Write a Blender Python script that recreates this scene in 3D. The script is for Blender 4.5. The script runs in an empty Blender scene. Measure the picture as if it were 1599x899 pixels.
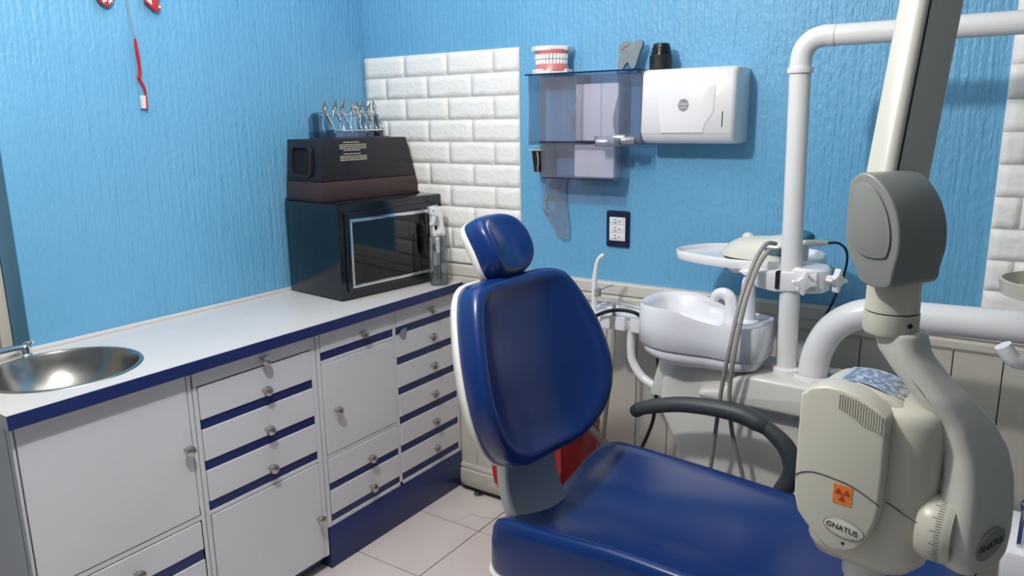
import bpy, bmesh, math, random
from mathutils import Vector, Matrix, noise
random.seed(7)
SC = bpy.context.scene
COL = SC.collection
PI = math.pi

# ------------------------------------------------------------------ camera, world, lights, exposure
def make_camera():
    yaw, pitch, roll = math.radians(-33.983), math.radians(-12.486), math.radians(-0.794)
    f = Vector((math.sin(yaw)*math.cos(pitch), math.cos(yaw)*math.cos(pitch), math.sin(pitch)))
    r = Vector((math.cos(yaw), -math.sin(yaw), 0)); u = r.cross(f)
    r2 = r*math.cos(roll)+u*math.sin(roll); u2 = -r*math.sin(roll)+u*math.cos(roll)
    cd = bpy.data.cameras.new('camera'); co = bpy.data.objects.new('camera', cd); COL.objects.link(co)
    m = Matrix((r2, u2, -f)).transposed().to_4x4(); m.translation = Vector((2.0859, -2.1356, 1.3660))
    co.matrix_world = m
    cd.sensor_width = 36; cd.lens = 36*1181.53/1599; cd.clip_start = .02
    SC.camera = co
make_camera()
w = bpy.data.worlds.new('world'); SC.world = w; w.use_nodes = True
w.node_tree.nodes['Background'].inputs[0].default_value = (.9, .95, 1, 1)
w.node_tree.nodes['Background'].inputs[1].default_value = .3
def lamp(name, kind, loc, energy, color, size, rot=(0, 0, 0), sy=None):
    l = bpy.data.lights.new(name, kind); l.energy = energy; l.color = color
    if kind == 'AREA':
        l.size = size
        if sy: l.shape = 'RECTANGLE'; l.size_y = sy
    else: l.shadow_soft_size = size
    o = bpy.data.objects.new(name, l); COL.objects.link(o); o.location = loc; o.rotation_euler = rot
    return o
lamp('ceiling_bulb', 'POINT', (1.15, -1.52, 2.0), 53, (1, .975, .94), .045)
lamp('left_fill', 'AREA', (.70, -.75, 2.33), 5, (1, .98, .95), 1.0, (0, 0, 0), 1.0)  # added soft fill over the left side, not a fixture of the room
SC.view_settings.view_transform = 'Standard'; SC.view_settings.look = 'None'
SC.view_settings.gamma = 1; SC.view_settings.exposure = 0.0
try: SC.view_settings.use_curve_mapping = False
except Exception: pass

# ------------------------------------------------------------------ materials
def lin(c):
    return tuple(((x/255)/12.92 if x/255 <= .04045 else ((x/255+.055)/1.055)**2.4) for x in c)+(1,)
def mat(name, rgb, rough=.5, metal=0, bump=None, coat=0, var=None, spec=.5):
    """bump = (scale xyz, strength, distance, detail); var = (scale, rgb2) colour mottling"""
    m = bpy.data.materials.new(name); m.use_nodes = True
    nt = m.node_tree; b = nt.nodes['Principled BSDF']
    b.inputs['Base Color'].default_value = lin(rgb); b.inputs['Roughness'].default_value = rough
    b.inputs['Metallic'].default_value = metal; b.inputs['Coat Weight'].default_value = coat
    b.inputs['Coat Roughness'].default_value = .12
    b.inputs['Specular IOR Level'].default_value = spec
    tc = nt.nodes.new('ShaderNodeTexCoord')
    def nz(scale, detail=3):
        mp = nt.nodes.new('ShaderNodeMapping'); n = nt.nodes.new('ShaderNodeTexNoise')
        mp.inputs['Scale'].default_value = scale if isinstance(scale, tuple) else (scale,)*3
        n.inputs['Scale'].default_value = 1; n.inputs['Detail'].default_value = detail
        nt.links.new(tc.outputs['Object'], mp.inputs[0]); nt.links.new(mp.outputs[0], n.inputs['Vector'])
        return n
    if bump:
        prev = None
        for (sc, st, di, de) in (bump if isinstance(bump, list) else [bump]):
            n = nz(sc, de); bp = nt.nodes.new('ShaderNodeBump')
            bp.inputs['Strength'].default_value = st; bp.inputs['Distance'].default_value = di
            nt.links.new(n.outputs['Fac'], bp.inputs['Height'])
            if prev: nt.links.new(prev.outputs[0], bp.inputs['Normal'])
            prev = bp
        nt.links.new(prev.outputs[0], b.inputs['Normal'])
    if var:
        n = nz(var[0], 4); mx = nt.nodes.new('ShaderNodeMix'); mx.data_type = 'RGBA'
        mx.inputs[6].default_value = lin(rgb); mx.inputs[7].default_value = lin(var[1])
        rp = nt.nodes.new('ShaderNodeMapRange'); rp.inputs[1].default_value = .35; rp.inputs[2].default_value = .7
        nt.links.new(n.outputs['Fac'], rp.inputs[0]); nt.links.new(rp.outputs[0], mx.inputs[0])
        nt.links.new(mx.outputs[2], b.inputs['Base Color'])
    return m
def clear(name, rgb, gloss=.10, rough=.05, body=0.0, brgb=(255, 255, 255)):
    """thin clear plastic: tinted transparency + a little gloss (+ some milky body)"""
    m = bpy.data.materials.new(name); m.use_nodes = True; nt = m.node_tree
    nt.nodes.remove(nt.nodes['Principled BSDF']); out = nt.nodes['Material Output']
    t = nt.nodes.new('ShaderNodeBsdfTransparent'); t.inputs[0].default_value = lin(rgb)
    g = nt.nodes.new('ShaderNodeBsdfGlossy'); g.inputs['Roughness'].default_value = rough
    fr = nt.nodes.new('ShaderNodeLayerWeight'); fr.inputs[0].default_value = .25
    ml = nt.nodes.new('ShaderNodeMath'); ml.operation = 'MULTIPLY_ADD'
    ml.inputs[1].default_value = .5; ml.inputs[2].default_value = gloss*.5
    nt.links.new(fr.outputs['Facing'], ml.inputs[0]) if False else nt.links.new(fr.outputs['Fresnel'], ml.inputs[0])
    mx = nt.nodes.new('ShaderNodeMixShader'); nt.links.new(ml.outputs[0], mx.inputs[0])
    src = t
    if body:
        d = nt.nodes.new('ShaderNodeBsdfDiffuse'); d.inputs[0].default_value = lin(brgb)
        m2 = nt.nodes.new('ShaderNodeMixShader'); m2.inputs[0].default_value = body
        nt.links.new(t.outputs[0], m2.inputs[1]); nt.links.new(d.outputs[0], m2.inputs[2]); src = m2
    nt.links.new(src.outputs[0], mx.inputs[1]); nt.links.new(g.outputs[0], mx.inputs[2])
    nt.links.new(mx.outputs[0], out.inputs[0])
    return m

M = {}
M['plaster'] = mat('blue_plaster', (112, 177, 216), .42, bump=[((70, 70, 4), .7, .007, 3), ((105, 105, 45), .65, .005, 3)], var=(2.2, (104, 170, 210)))
M['plaster_shaded'] = mat('blue_paint_shaded', (84, 150, 190), .5, bump=((30, 30, 30), .15, .002, 2))  # wall blue darkened: shade of the turned-away face put into the colour
M['ceiling'] = mat('white_ceiling', (225, 226, 226), .8)
M['wall_white'] = mat('grey_wall', (112, 120, 126), .7)
M['brick'] = mat('white_foam_brick', (250, 247, 242), .5, bump=[((55, 55, 55), .5, .005, 1)])
M['foam'] = mat('white_foam', (240, 237, 231), .55)
M['wains'] = mat('cream_wainscot', (205, 201, 190), .45, bump=((8, 8, 3), .1, .004, 2))
M['capmould'] = mat('cream_stone_trim', (212, 207, 196), .5, bump=((120, 120, 120), .5, .002, 3))
M['tile'] = mat('floor_tile_glaze', (226, 215, 212), .34, var=(6, (218, 207, 204)))
M['grout'] = mat('dark_grout', (70, 62, 60), .9)
M['lam'] = mat('white_laminate', (214, 216, 219), .38, var=(3, (206, 208, 212)))
M['lamtop'] = mat('white_worktop', (220, 215, 212), .3, var=(4, (215, 210, 208)))
M['stripe'] = mat('navy_laminate', (24, 44, 98), .35)
M['plinth'] = mat('navy_plinth', (28, 48, 100), .4)
M['nickel'] = mat('satin_nickel', (190, 188, 186), .28, 1)
M['steel'] = mat('brushed_steel', (178, 174, 168), .24, 1, bump=((3, 3, 120), .05, .001, 2))
M['chrome'] = mat('chrome', (225, 228, 230), .08, 1)
M['gap'] = mat('shadow_gap', (40, 40, 44), .8)
M['ovenblack'] = mat('black_enamel', (14, 22, 32), .16, spec=.6)
M['ovenglass'] = mat('black_glass', (8, 12, 18), .06, spec=.7)
M['boxblack'] = mat('black_plastic', (30, 28, 36), .42, var=(9, (36, 33, 40)))
M['boxbrown'] = mat('brown_plastic', (66, 48, 48), .45)
M['dark'] = mat('dark_void', (12, 12, 14), .8)
M['print'] = mat('cream_print', (205, 200, 180), .6)
M['white'] = mat('gloss_white_plastic', (236, 234, 236), .22, coat=.3)
M['porcelain'] = mat('white_porcelain', (234, 234, 240), .12, coat=.4)
M['unitwhite'] = mat('unit_white', (222, 219, 212), .28)
M['paintedmetal'] = mat('white_enamelled_steel', (230, 230, 230), .25)
M['vinyl'] = mat('navy_vinyl', (14, 46, 106), .26, bump=((260, 260, 260), .08, .0006, 2))
M['shell'] = mat('chair_white_shell', (228, 226, 218), .35)
M['greycover'] = mat('slate_cover', (150, 162, 172), .5)
M['rubber'] = mat('dark_grey_rubber', (62, 66, 68), .48)
M['xgrey'] = mat('warm_grey_plastic', (196, 193, 178), .34)
M['xgrey2'] = mat('mid_grey_plastic', (128, 130, 126), .36)
M['xarm'] = mat('grey_enamel', (194, 193, 184), .3)
M['orange'] = mat('orange_sticker', (225, 120, 50), .5)
M['trefoil'] = mat('trefoil_print', (165, 62, 18), .5)
M['badge'] = mat('badge_cream', (205, 203, 190), .4)
M['ink'] = mat('dark_ink', (34, 34, 40), .6)
M['label'] = mat('blue_white_label', (176, 190, 208), .35, var=(40, (150, 165, 188)))
M['labelink'] = mat('label_ink', (92, 104, 130), .5)
M['red'] = mat('red_plastic', (198, 26, 34), .4)
M['redbag'] = mat('red_bag', (190, 22, 26), .35, bump=((18, 18, 18), .5, .01, 3))
M['redfoam'] = mat('red_foam', (190, 50, 62), .6)
M['hosegrey'] = mat('grey_hose', (150, 147, 142), .45)
M['hosebrown'] = mat('taupe_hose', (120, 106, 102), .5)
M['black'] = mat('black_rubber', (16, 16, 18), .4)
M['navycord'] = mat('navy_cord', (18, 32, 66), .4)
M['teal'] = mat('teal_grip', (48, 118, 140), .5)
M['beige'] = mat('warm_white_shell', (220, 217, 204), .3)
M['gum'] = mat('pink_gum', (222, 128, 130), .35)
M['enamel'] = mat('tooth_enamel', (248, 246, 238), .2)
M['plasterw'] = mat('white_plaster_model', (240, 236, 230), .5)
M['feltgrey'] = mat('grey_felt', (134, 146, 154), .8, bump=((200, 200, 200), .4, .002, 3), var=(120, (120, 132, 142)))
M['redink'] = mat('red_ink', (196, 92, 92), .6)
M['cupblack'] = mat('black_cup', (26, 26, 30), .28)
M['paper'] = mat('pale_paper', (236, 226, 230), .8)
M['bluepaper'] = mat('blue_paper', (96, 150, 200), .8)
M['silver'] = mat('silver_foil', (190, 192, 196), .35, .7)
M['logo'] = mat('grey_logo', (140, 140, 142), .4)
M['logotext'] = mat('logo_text', (222, 222, 222), .4)
M['outnavy'] = mat('navy_plate', (22, 30, 64), .25)
M['doorbeige'] = mat('beige_door', (158, 152, 134), .5, var=(3, (146, 140, 122)))
M['doorframe'] = mat('cream_frame', (214, 208, 192), .5)
M['acrylic'] = clear('blue_acrylic', (250, 251, 255), .16, .10, .05, (222, 222, 240))
M['acrylicedge'] = clear('blue_acrylic_edge', (60, 90, 140), .10, .1, .25, (60, 80, 130))
M['smoke'] = clear('smoked_acrylic', (214, 218, 224), .12, .06, .05, (110, 120, 132))
M['clearplastic'] = clear('clear_plastic', (240, 243, 244), .22, .06, .05, (215, 220, 222))
M['waterm'] = clear('water', (222, 230, 234), .10, .02)
M['bag'] = clear('clear_bag', (224, 232, 240), .12, .18, .17, (205, 220, 232))
M['cardclear'] = clear('hook_metal', (120, 120, 130), .3, .2, .5, (90, 90, 100))

# ------------------------------------------------------------------ mesh helpers
class MB:
    def __init__(s): s.v = []; s.f = []
    def add(s, vs, fs, T=None):
        o = len(s.v)
        s.v += [(T @ Vector(v)) if T is not None else Vector(v) for v in vs]
        s.f += [[i+o for i in f] for f in fs]
        return s
    def box(s, lo, hi, T=None):
        x0, y0, z0 = lo; x1, y1, z1 = hi
        return s.add([(x0,y0,z0),(x1,y0,z0),(x1,y1,z0),(x0,y1,z0),(x0,y0,z1),(x1,y0,z1),(x1,y1,z1),(x0,y1,z1)],
                     [(0,3,2,1),(4,5,6,7),(0,1,5,4),(1,2,6,5),(2,3,7,6),(3,0,4,7)], T)
    def prism(s, out, z0, z1, T=None):
        n = len(out)
        a = sum(out[i][0]*out[(i+1)%n][1]-out[(i+1)%n][0]*out[i][1] for i in range(n))
        if a < 0: out = out[::-1]
        vs = [(x,y,z0) for x,y in out]+[(x,y,z1) for x,y in out]
        fs = [tuple(range(n))[::-1], tuple(range(n,2*n))]+[(i,(i+1)%n,(i+1)%n+n,i+n) for i in range(n)]
        return s.add(vs, fs, T)
    def rings(s, rings, cap=True, T=None, closed=True):
        n = len(rings[0]); vs = [p for r in rings for p in r]; fs = []
        for k in range(len(rings)-1):
            for i in range(n if closed else n-1):
                j = (i+1)%n; fs.append((k*n+i, k*n+j, (k+1)*n+j, (k+1)*n+i))
        if cap:
            fs.append(tuple(range(n))[::-1]); fs.append(tuple(range((len(rings)-1)*n, len(rings)*n)))
        return s.add(vs, fs, T)
    def tube(s, pts, r, n=12, cap=True, res=6, flat=1.0, T=None):
        P = smooth_path([Vector(p) for p in pts], res) if len(pts) > 2 and res > 1 else [Vector(p) for p in pts]
        m = len(P); R = [r]*m
        if not isinstance(r, (int, float)):
            R = []
            for i in range(m):
                t = i/(m-1)*(len(r)-1); k = min(int(t), len(r)-2); R.append(r[k]+(r[k+1]-r[k])*(t-k))
        up = Vector((0, 0, 1)); t0 = (P[1]-P[0]).normalized()
        if abs(t0.dot(up)) > .9: up = Vector((0, 1, 0))
        nrm = (up-t0*up.dot(t0)).normalized(); rg = []
        for i in range(m):
            t = (P[min(i+1,m-1)]-P[max(i-1,0)]).normalized()
            nrm = (nrm-t*nrm.dot(t)).normalized(); b = t.cross(nrm)
            rg.append([P[i]+(nrm*math.cos(a)*flat+b*math.sin(a))*R[i] for a in (2*PI*k/n for k in range(n))])
        return s.rings(rg, cap, T)
    def lathe(s, prof, n=24, T=None, cap=True):
        rg = [[(max(r,1e-5)*math.cos(2*PI*k/n), max(r,1e-5)*math.sin(2*PI*k/n), z) for k in range(n)] for r, z in prof]
        return s.rings(rg, cap, T)
    def ball(s, c, r, n=12, T=None):
        if isinstance(r, (int, float)): r = (r, r, r)
        rg = []
        for k in range(1, n//2+1):
            pass
        m = n//2+1
        for k in range(m+1):
            a = -PI/2+PI*k/m; q = max(math.cos(a), 1e-4)
            rg.append([(c[0]+r[0]*q*math.cos(2*PI*i/n), c[1]+r[1]*q*math.sin(2*PI*i/n), c[2]+r[2]*math.sin(a)) for i in range(n)])
        return s.rings(rg, True, T)
    def build(s, name, m, parent=None, org=None, bevel=0, seg=2, ang=35, smooth=True, sub=0):
        O = Vector(org) if org is not None else (ORG[parent.name].copy() if parent is not None else Vector((0, 0, 0)))
        bm = bmesh.new()
        vs = [bm.verts.new(v-O) for v in s.v]
        for f in s.f:
            try: bm.faces.new([vs[i] for i in f])
            except ValueError: pass
        bmesh.ops.remove_doubles(bm, verts=bm.verts, dist=2e-6)
        bmesh.ops.recalc_face_normals(bm, faces=bm.faces)
        if bevel:
            es = [e for e in bm.edges if len(e.link_faces) == 2 and e.calc_face_angle(0) > math.radians(28)]
            bmesh.ops.bevel(bm, geom=es, offset=bevel, segments=seg, affect='EDGES', profile=.5, clamp_overlap=True)
        me = bpy.data.meshes.new(name); bm.to_mesh(me); bm.free()
        if smooth:
            me.polygons.foreach_set('use_smooth', [True]*len(me.polygons)); me.set_sharp_from_angle(angle=math.radians(ang))
        if m: me.materials.append(M[m] if isinstance(m, str) else m)
        o = bpy.data.objects.new(name, me); COL.objects.link(o)
        if parent is not None: o.parent = parent
        else: o.location = O
        if sub:
            md = o.modifiers.new('sub', 'SUBSURF'); md.levels = sub; md.render_levels = sub
        ORG[o.name] = O
        return o
ORG = {}
def smooth_path(P, res):
    out = []; n = len(P)
    for i in range(n-1):
        p0 = P[i-1] if i > 0 else P[0]*2-P[1]; p1 = P[i]; p2 = P[i+1]; p3 = P[i+2] if i+2 < n else P[-1]*2-P[-2]
        for k in range(res):
            t = k/res
            out.append(.5*((2*p1)+(p2-p0)*t+(2*p0-5*p1+4*p2-p3)*t*t+(3*p1-p0-3*p2+p3)*t**3))
    out.append(P[-1]); return out
def thing(name, label, cat, loc=(0, 0, 0), group=None):
    o = bpy.data.objects.new(name, None); o.empty_display_size = .05; COL.objects.link(o); o.location = loc
    o['label'] = label; o['category'] = cat
    if group: o['group'] = group
    ORG[o.name] = Vector(loc); return o
def tag(o, label, cat, group=None):
    o['label'] = label; o['category'] = cat
    if group: o['group'] = group
    return o
def struct(o): o['kind'] = 'structure'; return o
def frame(o, x, y, z):
    m = Matrix((Vector(x), Vector(y), Vector(z))).transposed().to_4x4(); m.translation = Vector(o); return m
def roundrect(w, h, r, n=6, cx=0, cy=0):
    out = []
    for (sx, sy, a0) in ((1,1,0),(-1,1,PI/2),(-1,-1,PI),(1,-1,3*PI/2)):
        for k in range(n+1):
            a = a0+PI/2*k/n; out.append((cx+sx*(w/2-r)+r*math.cos(a), cy+sy*(h/2-r)+r*math.sin(a)))
    return out
def superell(a, b, e, n=48, cx=0, cy=0):
    out = []
    for k in range(n):
        t = 2*PI*k/n; c, s = math.cos(t), math.sin(t)
        out.append((cx+a*math.copysign(abs(c)**(2/e), c), cy+b*math.copysign(abs(s)**(2/e), s)))
    return out
def text_mb(txt, size, ext, T, align='CENTER'):
    cu = bpy.data.curves.new('t', 'FONT'); cu.body = txt; cu.size = size; cu.extrude = ext; cu.align_x = align; cu.align_y = 'CENTER'
    o = bpy.data.objects.new('t', cu); COL.objects.link(o)
    dg = bpy.context.evaluated_depsgraph_get(); me = bpy.data.meshes.new_from_object(o.evaluated_get(dg))
    b = MB().add([v.co for v in me.vertices], [list(p.vertices) for p in me.polygons], T)
    bpy.data.objects.remove(o); bpy.data.meshes.remove(me); bpy.data.curves.remove(cu)
    return b
def pillow(out, loops, T, warp=None, cap0=True):
    """out: closed outline; loops: (scale, height) rings stacked from the back to the front centre"""
    b = MB(); rg = []
    cx = sum(p[0] for p in out)/len(out); cy = sum(p[1] for p in out)/len(out)
    for sc, h in loops:
        ring = []
        for x, y in out:
            px, py = cx+(x-cx)*sc, cy+(y-cy)*sc; ph = h+(warp(px, py, h) if warp else 0)
            ring.append((px, py, ph))
        rg.append(ring)
    b.rings(rg, True, T); return b
def linkcopy(src, loc, parent=None, name=None):
    o = src.copy(); COL.objects.link(o); o.location = loc
    if parent is not None: o.parent = parent
    return o

# ------------------------------------------------------------------ ROOM
RX, RY, RZ = 2.95, -3.3, 2.36
struct(MB().box((-1.2, RY, -.08), (RX, .0, -.006)).build('floor', 'grout'))
FLOOR = bpy.data.objects['floor']
def tile_outline(x0, y0, x1, y1): return [(x0,y0),(x1,y0),(x1,y1),(x0,y1)]
g = .0018; tx0, ty0, tp = .673, -.263, .312
full = None
for i in range(-2, 8):
    for j in range(-10, 1):
        xa, xb = tx0+i*tp+g, tx0+(i+1)*tp-g; ya, yb = ty0+j*tp+g, ty0+(j+1)*tp-g
        xa = max(xa, .002); xb = min(xb, RX-.002); yb = min(yb, -.002); ya = max(ya, RY+.002)
        if xb-xa < .01 or yb-ya < .01: continue
        if i == -1 and j == 0:      # the cracked tile at the end of the plinth: two pieces
            chip = [(.560,ya),(.5705,-.250),(.587,-.188),(.583,-.180),(.603,-.190),(xb,-.170),(xb,ya)]
            rest = [(xa,ya),(.558,ya),(.5685,-.249),(.585,-.187),(.581,-.178),(.602,-.187),(xb,-.167),(xb,yb),(xa,yb)]
            for p in (chip, rest):
                MB().prism(p, -.006, 0, Matrix()).build('tile', 'tile', FLOOR, smooth=False)
            continue
        isfull = abs(xb-xa-(tp-2*g)) < 1e-6 and abs(yb-ya-(tp-2*g)) < 1e-6
        if isfull:
            if full is None:
                full = MB().box((0,0,-.006), (tp-2*g, tp-2*g, 0)).build('tile', 'tile', FLOOR, bevel=.0012, seg=1); full.location = (xa,ya,0)
            else: linkcopy(full, (xa,ya,0), FLOOR)
        else: MB().box((xa,ya,-.006),(xb,yb,0)).build('tile', 'tile', FLOOR, bevel=.0012, seg=1)

struct(MB().box((-1.2, RY, RZ), (RX, .1, RZ+.06)).build('ceiling', 'ceiling'))
def grid_wall(name, m, boxes):
    b = MB()
    for lo, hi in boxes: b.box(lo, hi)
    return struct(b.build(name, m, smooth=False))
grid_wall('wall_back', 'plaster', [((-.1, 0, -.08), (RX, .1, RZ))])
grid_wall('wall_left', 'plaster', [((-.10, -1.27, -.08), (0, 0, RZ)), ((-.10, -2.2, 2.06), (0, -1.27, RZ)), ((-.1, RY, -.08), (0, -2.2, RZ))])
grid_wall('wall_right', 'wall_white', [((RX, RY, -.08), (RX+.1, .1, RZ))])
grid_wall('wall_front', 'wall_white', [((-1.2, RY-.1, -.08), (RX+.1, RY, RZ))])
# smooth reveal at the left wall's end, shade painted in as darker blue
struct(MB().box((-.094, -1.2715, .0), (-.0005, -1.2695, 2.06)).build('trim_1', 'plaster_shaded'))
# door beyond the wall end
fr = struct(MB().box((-.125, -1.30, 0), (-.096, -1.272, 2.06)).build('trim_2', 'doorframe', bevel=.003))
d = struct(MB().box((-.165, -2.17, .012), (-.128, -1.285, 2.03)).build('door_1', 'doorbeige', bevel=.002))
MB().lathe([(.0,0),(.024,0),(.024,.012),(.008,.016),(.008,.04),(.022,.045),(.024,.058),(.014,.07),(0,.072)], 20,
           Matrix.Translation((-.128,-1.345,.925)) @ Matrix.Rotation(PI/2,4,'Y')).build('door_knob', 'boxbrown', d)
MB().box((-.128,-1.312,.885),(-.118,-1.298,.935)).build('strike_plate', 'doorframe', d, bevel=.001)
# hall wall beyond the door, so that the opening is closed off
struct(MB().box((-1.2, RY, -.08), (-1.1, .1, RZ)).build('wall_hall', 'wall_white', smooth=False))

# ---- foam brick cladding
def brick_mesh(w, h, seed):
    rnd = random.Random(seed); nx, ny = max(4, int(w/.022)), 4; b = MB(); e = .004; t = .006
    vs, idx = [], {}
    for i in range(nx+1):
        for j in range(ny+1):
            x, z = w*i/nx, h*j/ny; edge = i in (0, nx) or j in (0, ny)
            if not edge: x += rnd.uniform(-.004,.004); z += rnd.uniform(-.004,.004)
            idx[i,j] = len(vs); vs.append((x, -t+(rnd.uniform(-.0016,.0006) if not edge else .0), z))
    fs = [(idx[i,j],idx[i+1,j],idx[i+1,j+1],idx[i,j+1]) for i in range(nx) for j in range(ny)]
    n0 = len(vs); rim = [(i,0) for i in range(nx)]+[(nx,j) for j in range(ny)]+[(i,ny) for i in range(nx,0,-1)]+[(0,j) for j in range(ny,0,-1)]
    for (i,j) in rim:
        x, z = w*i/nx, h*j/ny
        x += (-1 if i == 0 else 1 if i == nx else 0)*.0018; z += (-1 if j == 0 else 1 if j == ny else 0)*.0018
        vs.append((x, 0, z))
    m = len(rim)
    for k in range(m):
        fs.append((idx[rim[k]], n0+k, n0+(k+1)%m, idx[rim[(k+1)%m]]))
    return b.add(vs, fs)
def cladding(name, x0, x1, ztop, zbot, pitch, L, even0, odd0):
    T = struct(MB().box((x0, -.006, zbot), (x1, .0, ztop)).build(name, 'foam', org=(x0, 0, zbot), smooth=False))
    k = 0; z = ztop
    while z-pitch > zbot-.05:
        za, zb = max(z-pitch, zbot)+.003, z-.003
        first = even0 if k % 2 == 0 else odd0
        j = x0; nxt = first
        while j < x1-.004:
            e = min(nxt, x1)
            if zb-za > .01 and e-j > .012:
                o = brick_mesh(e-j-.006, zb-za, k*31+int(j*100)).build('brick', 'brick', T, org=(0,0,0), ang=180)
                o.location = (j+.003-x0, -.006, za-zbot)
            j = e; nxt = e+L
        z -= pitch; k += 1
    return T
cladding('trim_3', .004, .690, 1.596, .866, .0752, .194, .199, .108)
cladding('trim_4', 2.034, 2.62, 1.70, .866, .0752, .194, 2.18, 2.09)

# ---- wainscot
W = struct(MB().box((.0, -.006, .0), (RX, .0, .80)).build('trim_5', 'gap', smooth=False))
xs = [1.988-.1075*k for k in range(18, -9, -1)]
xs = [x for x in xs if -.02 < x < RX]
for a, b in zip([0]+xs, xs+[RX]):
    if b-a > .01:
        MB().box((a+.0012, -.012, .088), (b-.0012, -.004, .792)).build('panel', 'wains', W, bevel=.0014, seg=1)
cap = MB().prism([(0,.862),(-.020,.862),(-.024,.856),(-.024,.826),(-.017,.822),(-.017,.818),(-.021,.812),(-.020,.796),(-.014,.788),(0,.786)], .0, RX,
                 frame((0,0,0),(0,1,0),(0,0,1),(1,0,0)))
struct(cap.build('trim_6', 'capmould', ang=30))
bb = MB().prism([(0,0),(-.028,0),(-.028,.066),(-.022,.072),(-.022,.076),(-.026,.080),(-.024,.090),(0,.092)], .0, RX, frame((0,0,0),(0,1,0),(0,0,1),(1,0,0)))
struct(bb.build('baseboard_back', 'wains', ang=30))

# ------------------------------------------------------------------ CABINETS along the left wall
XF = .416
def knob(x, y, z, parent):
    T = Matrix.Translation((x, y, z)) @ Matrix.Rotation(PI/2, 4, 'Y')
    return MB().lathe([(0,0),(.006,0),(.005,.003),(.0045,.010),(.008,.013),(.0132,.0165),(.0145,.021),(.0132,.0265),(.008,.030),(0,.031)], 16, T).build('knob', 'nickel', parent)
def front(kind, parent, y0, y1, z0, z1, kn, stripe=None, x=XF, t=.018):
    z = z0 if stripe is None else stripe
    f = MB().box((x-t, y0, z), (x, y1, z1)).build(kind, 'lam', parent, bevel=.0012, seg=1)
    if stripe is not None:
        s = MB().box((x-t-.002, y0+.0005, z0), (x-.0035, y1-.0005, stripe)).build('stripe', 'stripe', f); s['label'] = 'navy blue stripe'
    if kn: knob(x, kn[0], kn[1], f)
    return f
def carcass(parent, y0, y1, z0, z1, holes, name='body'):
    """box body set back + face frame made of bars around the openings"""
    b = MB().box((.012, y0, z0), (XF-.020, y1, z1))
    for (a0, a1, c0, c1) in holes: b.box((XF-.024, a0, c0), (XF-.002, a1, c1))
    return b.build(name, 'lam', parent, bevel=.0008, seg=1)
ZT = .768
# unit under the sink
A = thing('sink_cabinet', 'white cabinet under the steel sink with one large door and a drawer', 'cabinet', (.22, -1.30, 0))
ab = MB()
for lo, hi in (((.012,-1.508,.05),(XF-.020,-1.492,ZT)),((.012,-1.113,.05),(XF-.020,-1.097,ZT)),((.012,-1.508,.05),(XF-.020,-1.097,.066)),((.012,-1.508,.05),(.020,-1.097,ZT)),
               ((XF-.024,-1.508,.05),(XF-.002,-1.502,ZT)),((XF-.024,-1.108,.05),(XF-.002,-1.097,ZT)),((XF-.024,-1.502,.367),(XF-.002,-1.108,.380)),((XF-.024,-1.502,.05),(XF-.002,-1.108,.075))): ab.box(lo, hi)
ab.build('body', 'lam', A, bevel=.0008, seg=1)
b = MB().box((XF-.0235,-1.502,.05),(XF-.019,-1.108,ZT)).build('shadow_gap', 'gap', A)
front('door', A, -1.4995, -1.1115, .383, .766, (-1.131,.573))
front('drawer', A, -1.4995, -1.1115, .259, .364, (-1.294,.315), .287)
front('drawer', A, -1.4995, -1.1115, .080, .256, (-1.294,.190), .105)
for yy in (-1.47, -1.14):
    MB().box((.05,yy-.02,0),(.38,yy+.02,.05)).build('foot', 'dark', A)
# middle unit
Bc = thing('drawer_cabinet', 'white cabinet with navy striped drawers, between the sink cabinet and the plinth cabinet', 'cabinet', (.22, -.885, 0))
carcass(Bc, -1.094, -.694, .05, ZT, [(-1.094,-1.082,.05,.722),(-.712,-.694,.05,.722),(-1.082,-.712,.368,.379)])
MB().box((XF-.0235,-1.082,.05),(XF-.019,-.712,.722)).build('shadow_gap', 'gap', Bc)
front('drawer', Bc, -1.0925, -.6955, .7235, .766, (-.884,.741), None, XF+.001)
front('drawer', Bc, -1.0795, -.7135, .606, .7185, (-.886,.654), .632)
front('drawer', Bc, -1.0795, -.7135, .493, .6045, (-.888,.540), .519)
front('drawer', Bc, -1.0795, -.7135, .381, .4915, (-.888,.425), .406)
front('door', Bc, -1.0790, -.7145, .053, .3655, (-.733,.193))
MB().box((.03,-1.085,.022),(XF-.03,-.70,.05)).build('base_strip', 'plinth', Bc)
for yy, xx in ((-.76,.34),(-1.03,.34),(-.76,.08),(-1.03,.08)):
    MB().lathe([(0,-.011),(.018,-.011),(.0245,-.006),(.0245,.006),(.018,.011),(0,.011)], 18, Matrix.Translation((xx,yy,.0245)) @ Matrix.Rotation(PI/2,4,'X')).build('caster', 'black', Bc)
# right unit on the navy plinth (two bays)
Cc = thing('plinth_cabinet', 'white two-bay cabinet of navy striped drawers on a tall navy plinth', 'cabinet', (.22, -.35, 0))
y0, y1 = -.690, -.018
carcass(Cc, y0, y1, .14, ZT, [(y0,-.676,.14,ZT),(-.3615,-.3485,.14,ZT),(-.032,y1,.14,ZT),(-.676,-.032,.14,.153),(-.676,-.3615,.3625,.3745),(-.676,-.3615,.6655,.6755)])
MB().box((XF-.0235,-.676,.153),(XF-.019,-.032,ZT)).build('shadow_gap', 'gap', Cc)
front('drawer', Cc, -.6745, -.363, .677, .766, (-.510,.724), .702)
front('door', Cc, -.6740, -.3635, .3765, .664, (-.635,.512))
front('drawer', Cc, -.6745, -.363, .258, .361, (-.506,.303), .282)
front('drawer', Cc, -.6745, -.363, .155, .2565, (-.506,.200), .178)
zs = [.676, .572, .466, .361, .256, .155]; zt = [.766, .6745, .5705, .4645, .3595, .2545]
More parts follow.
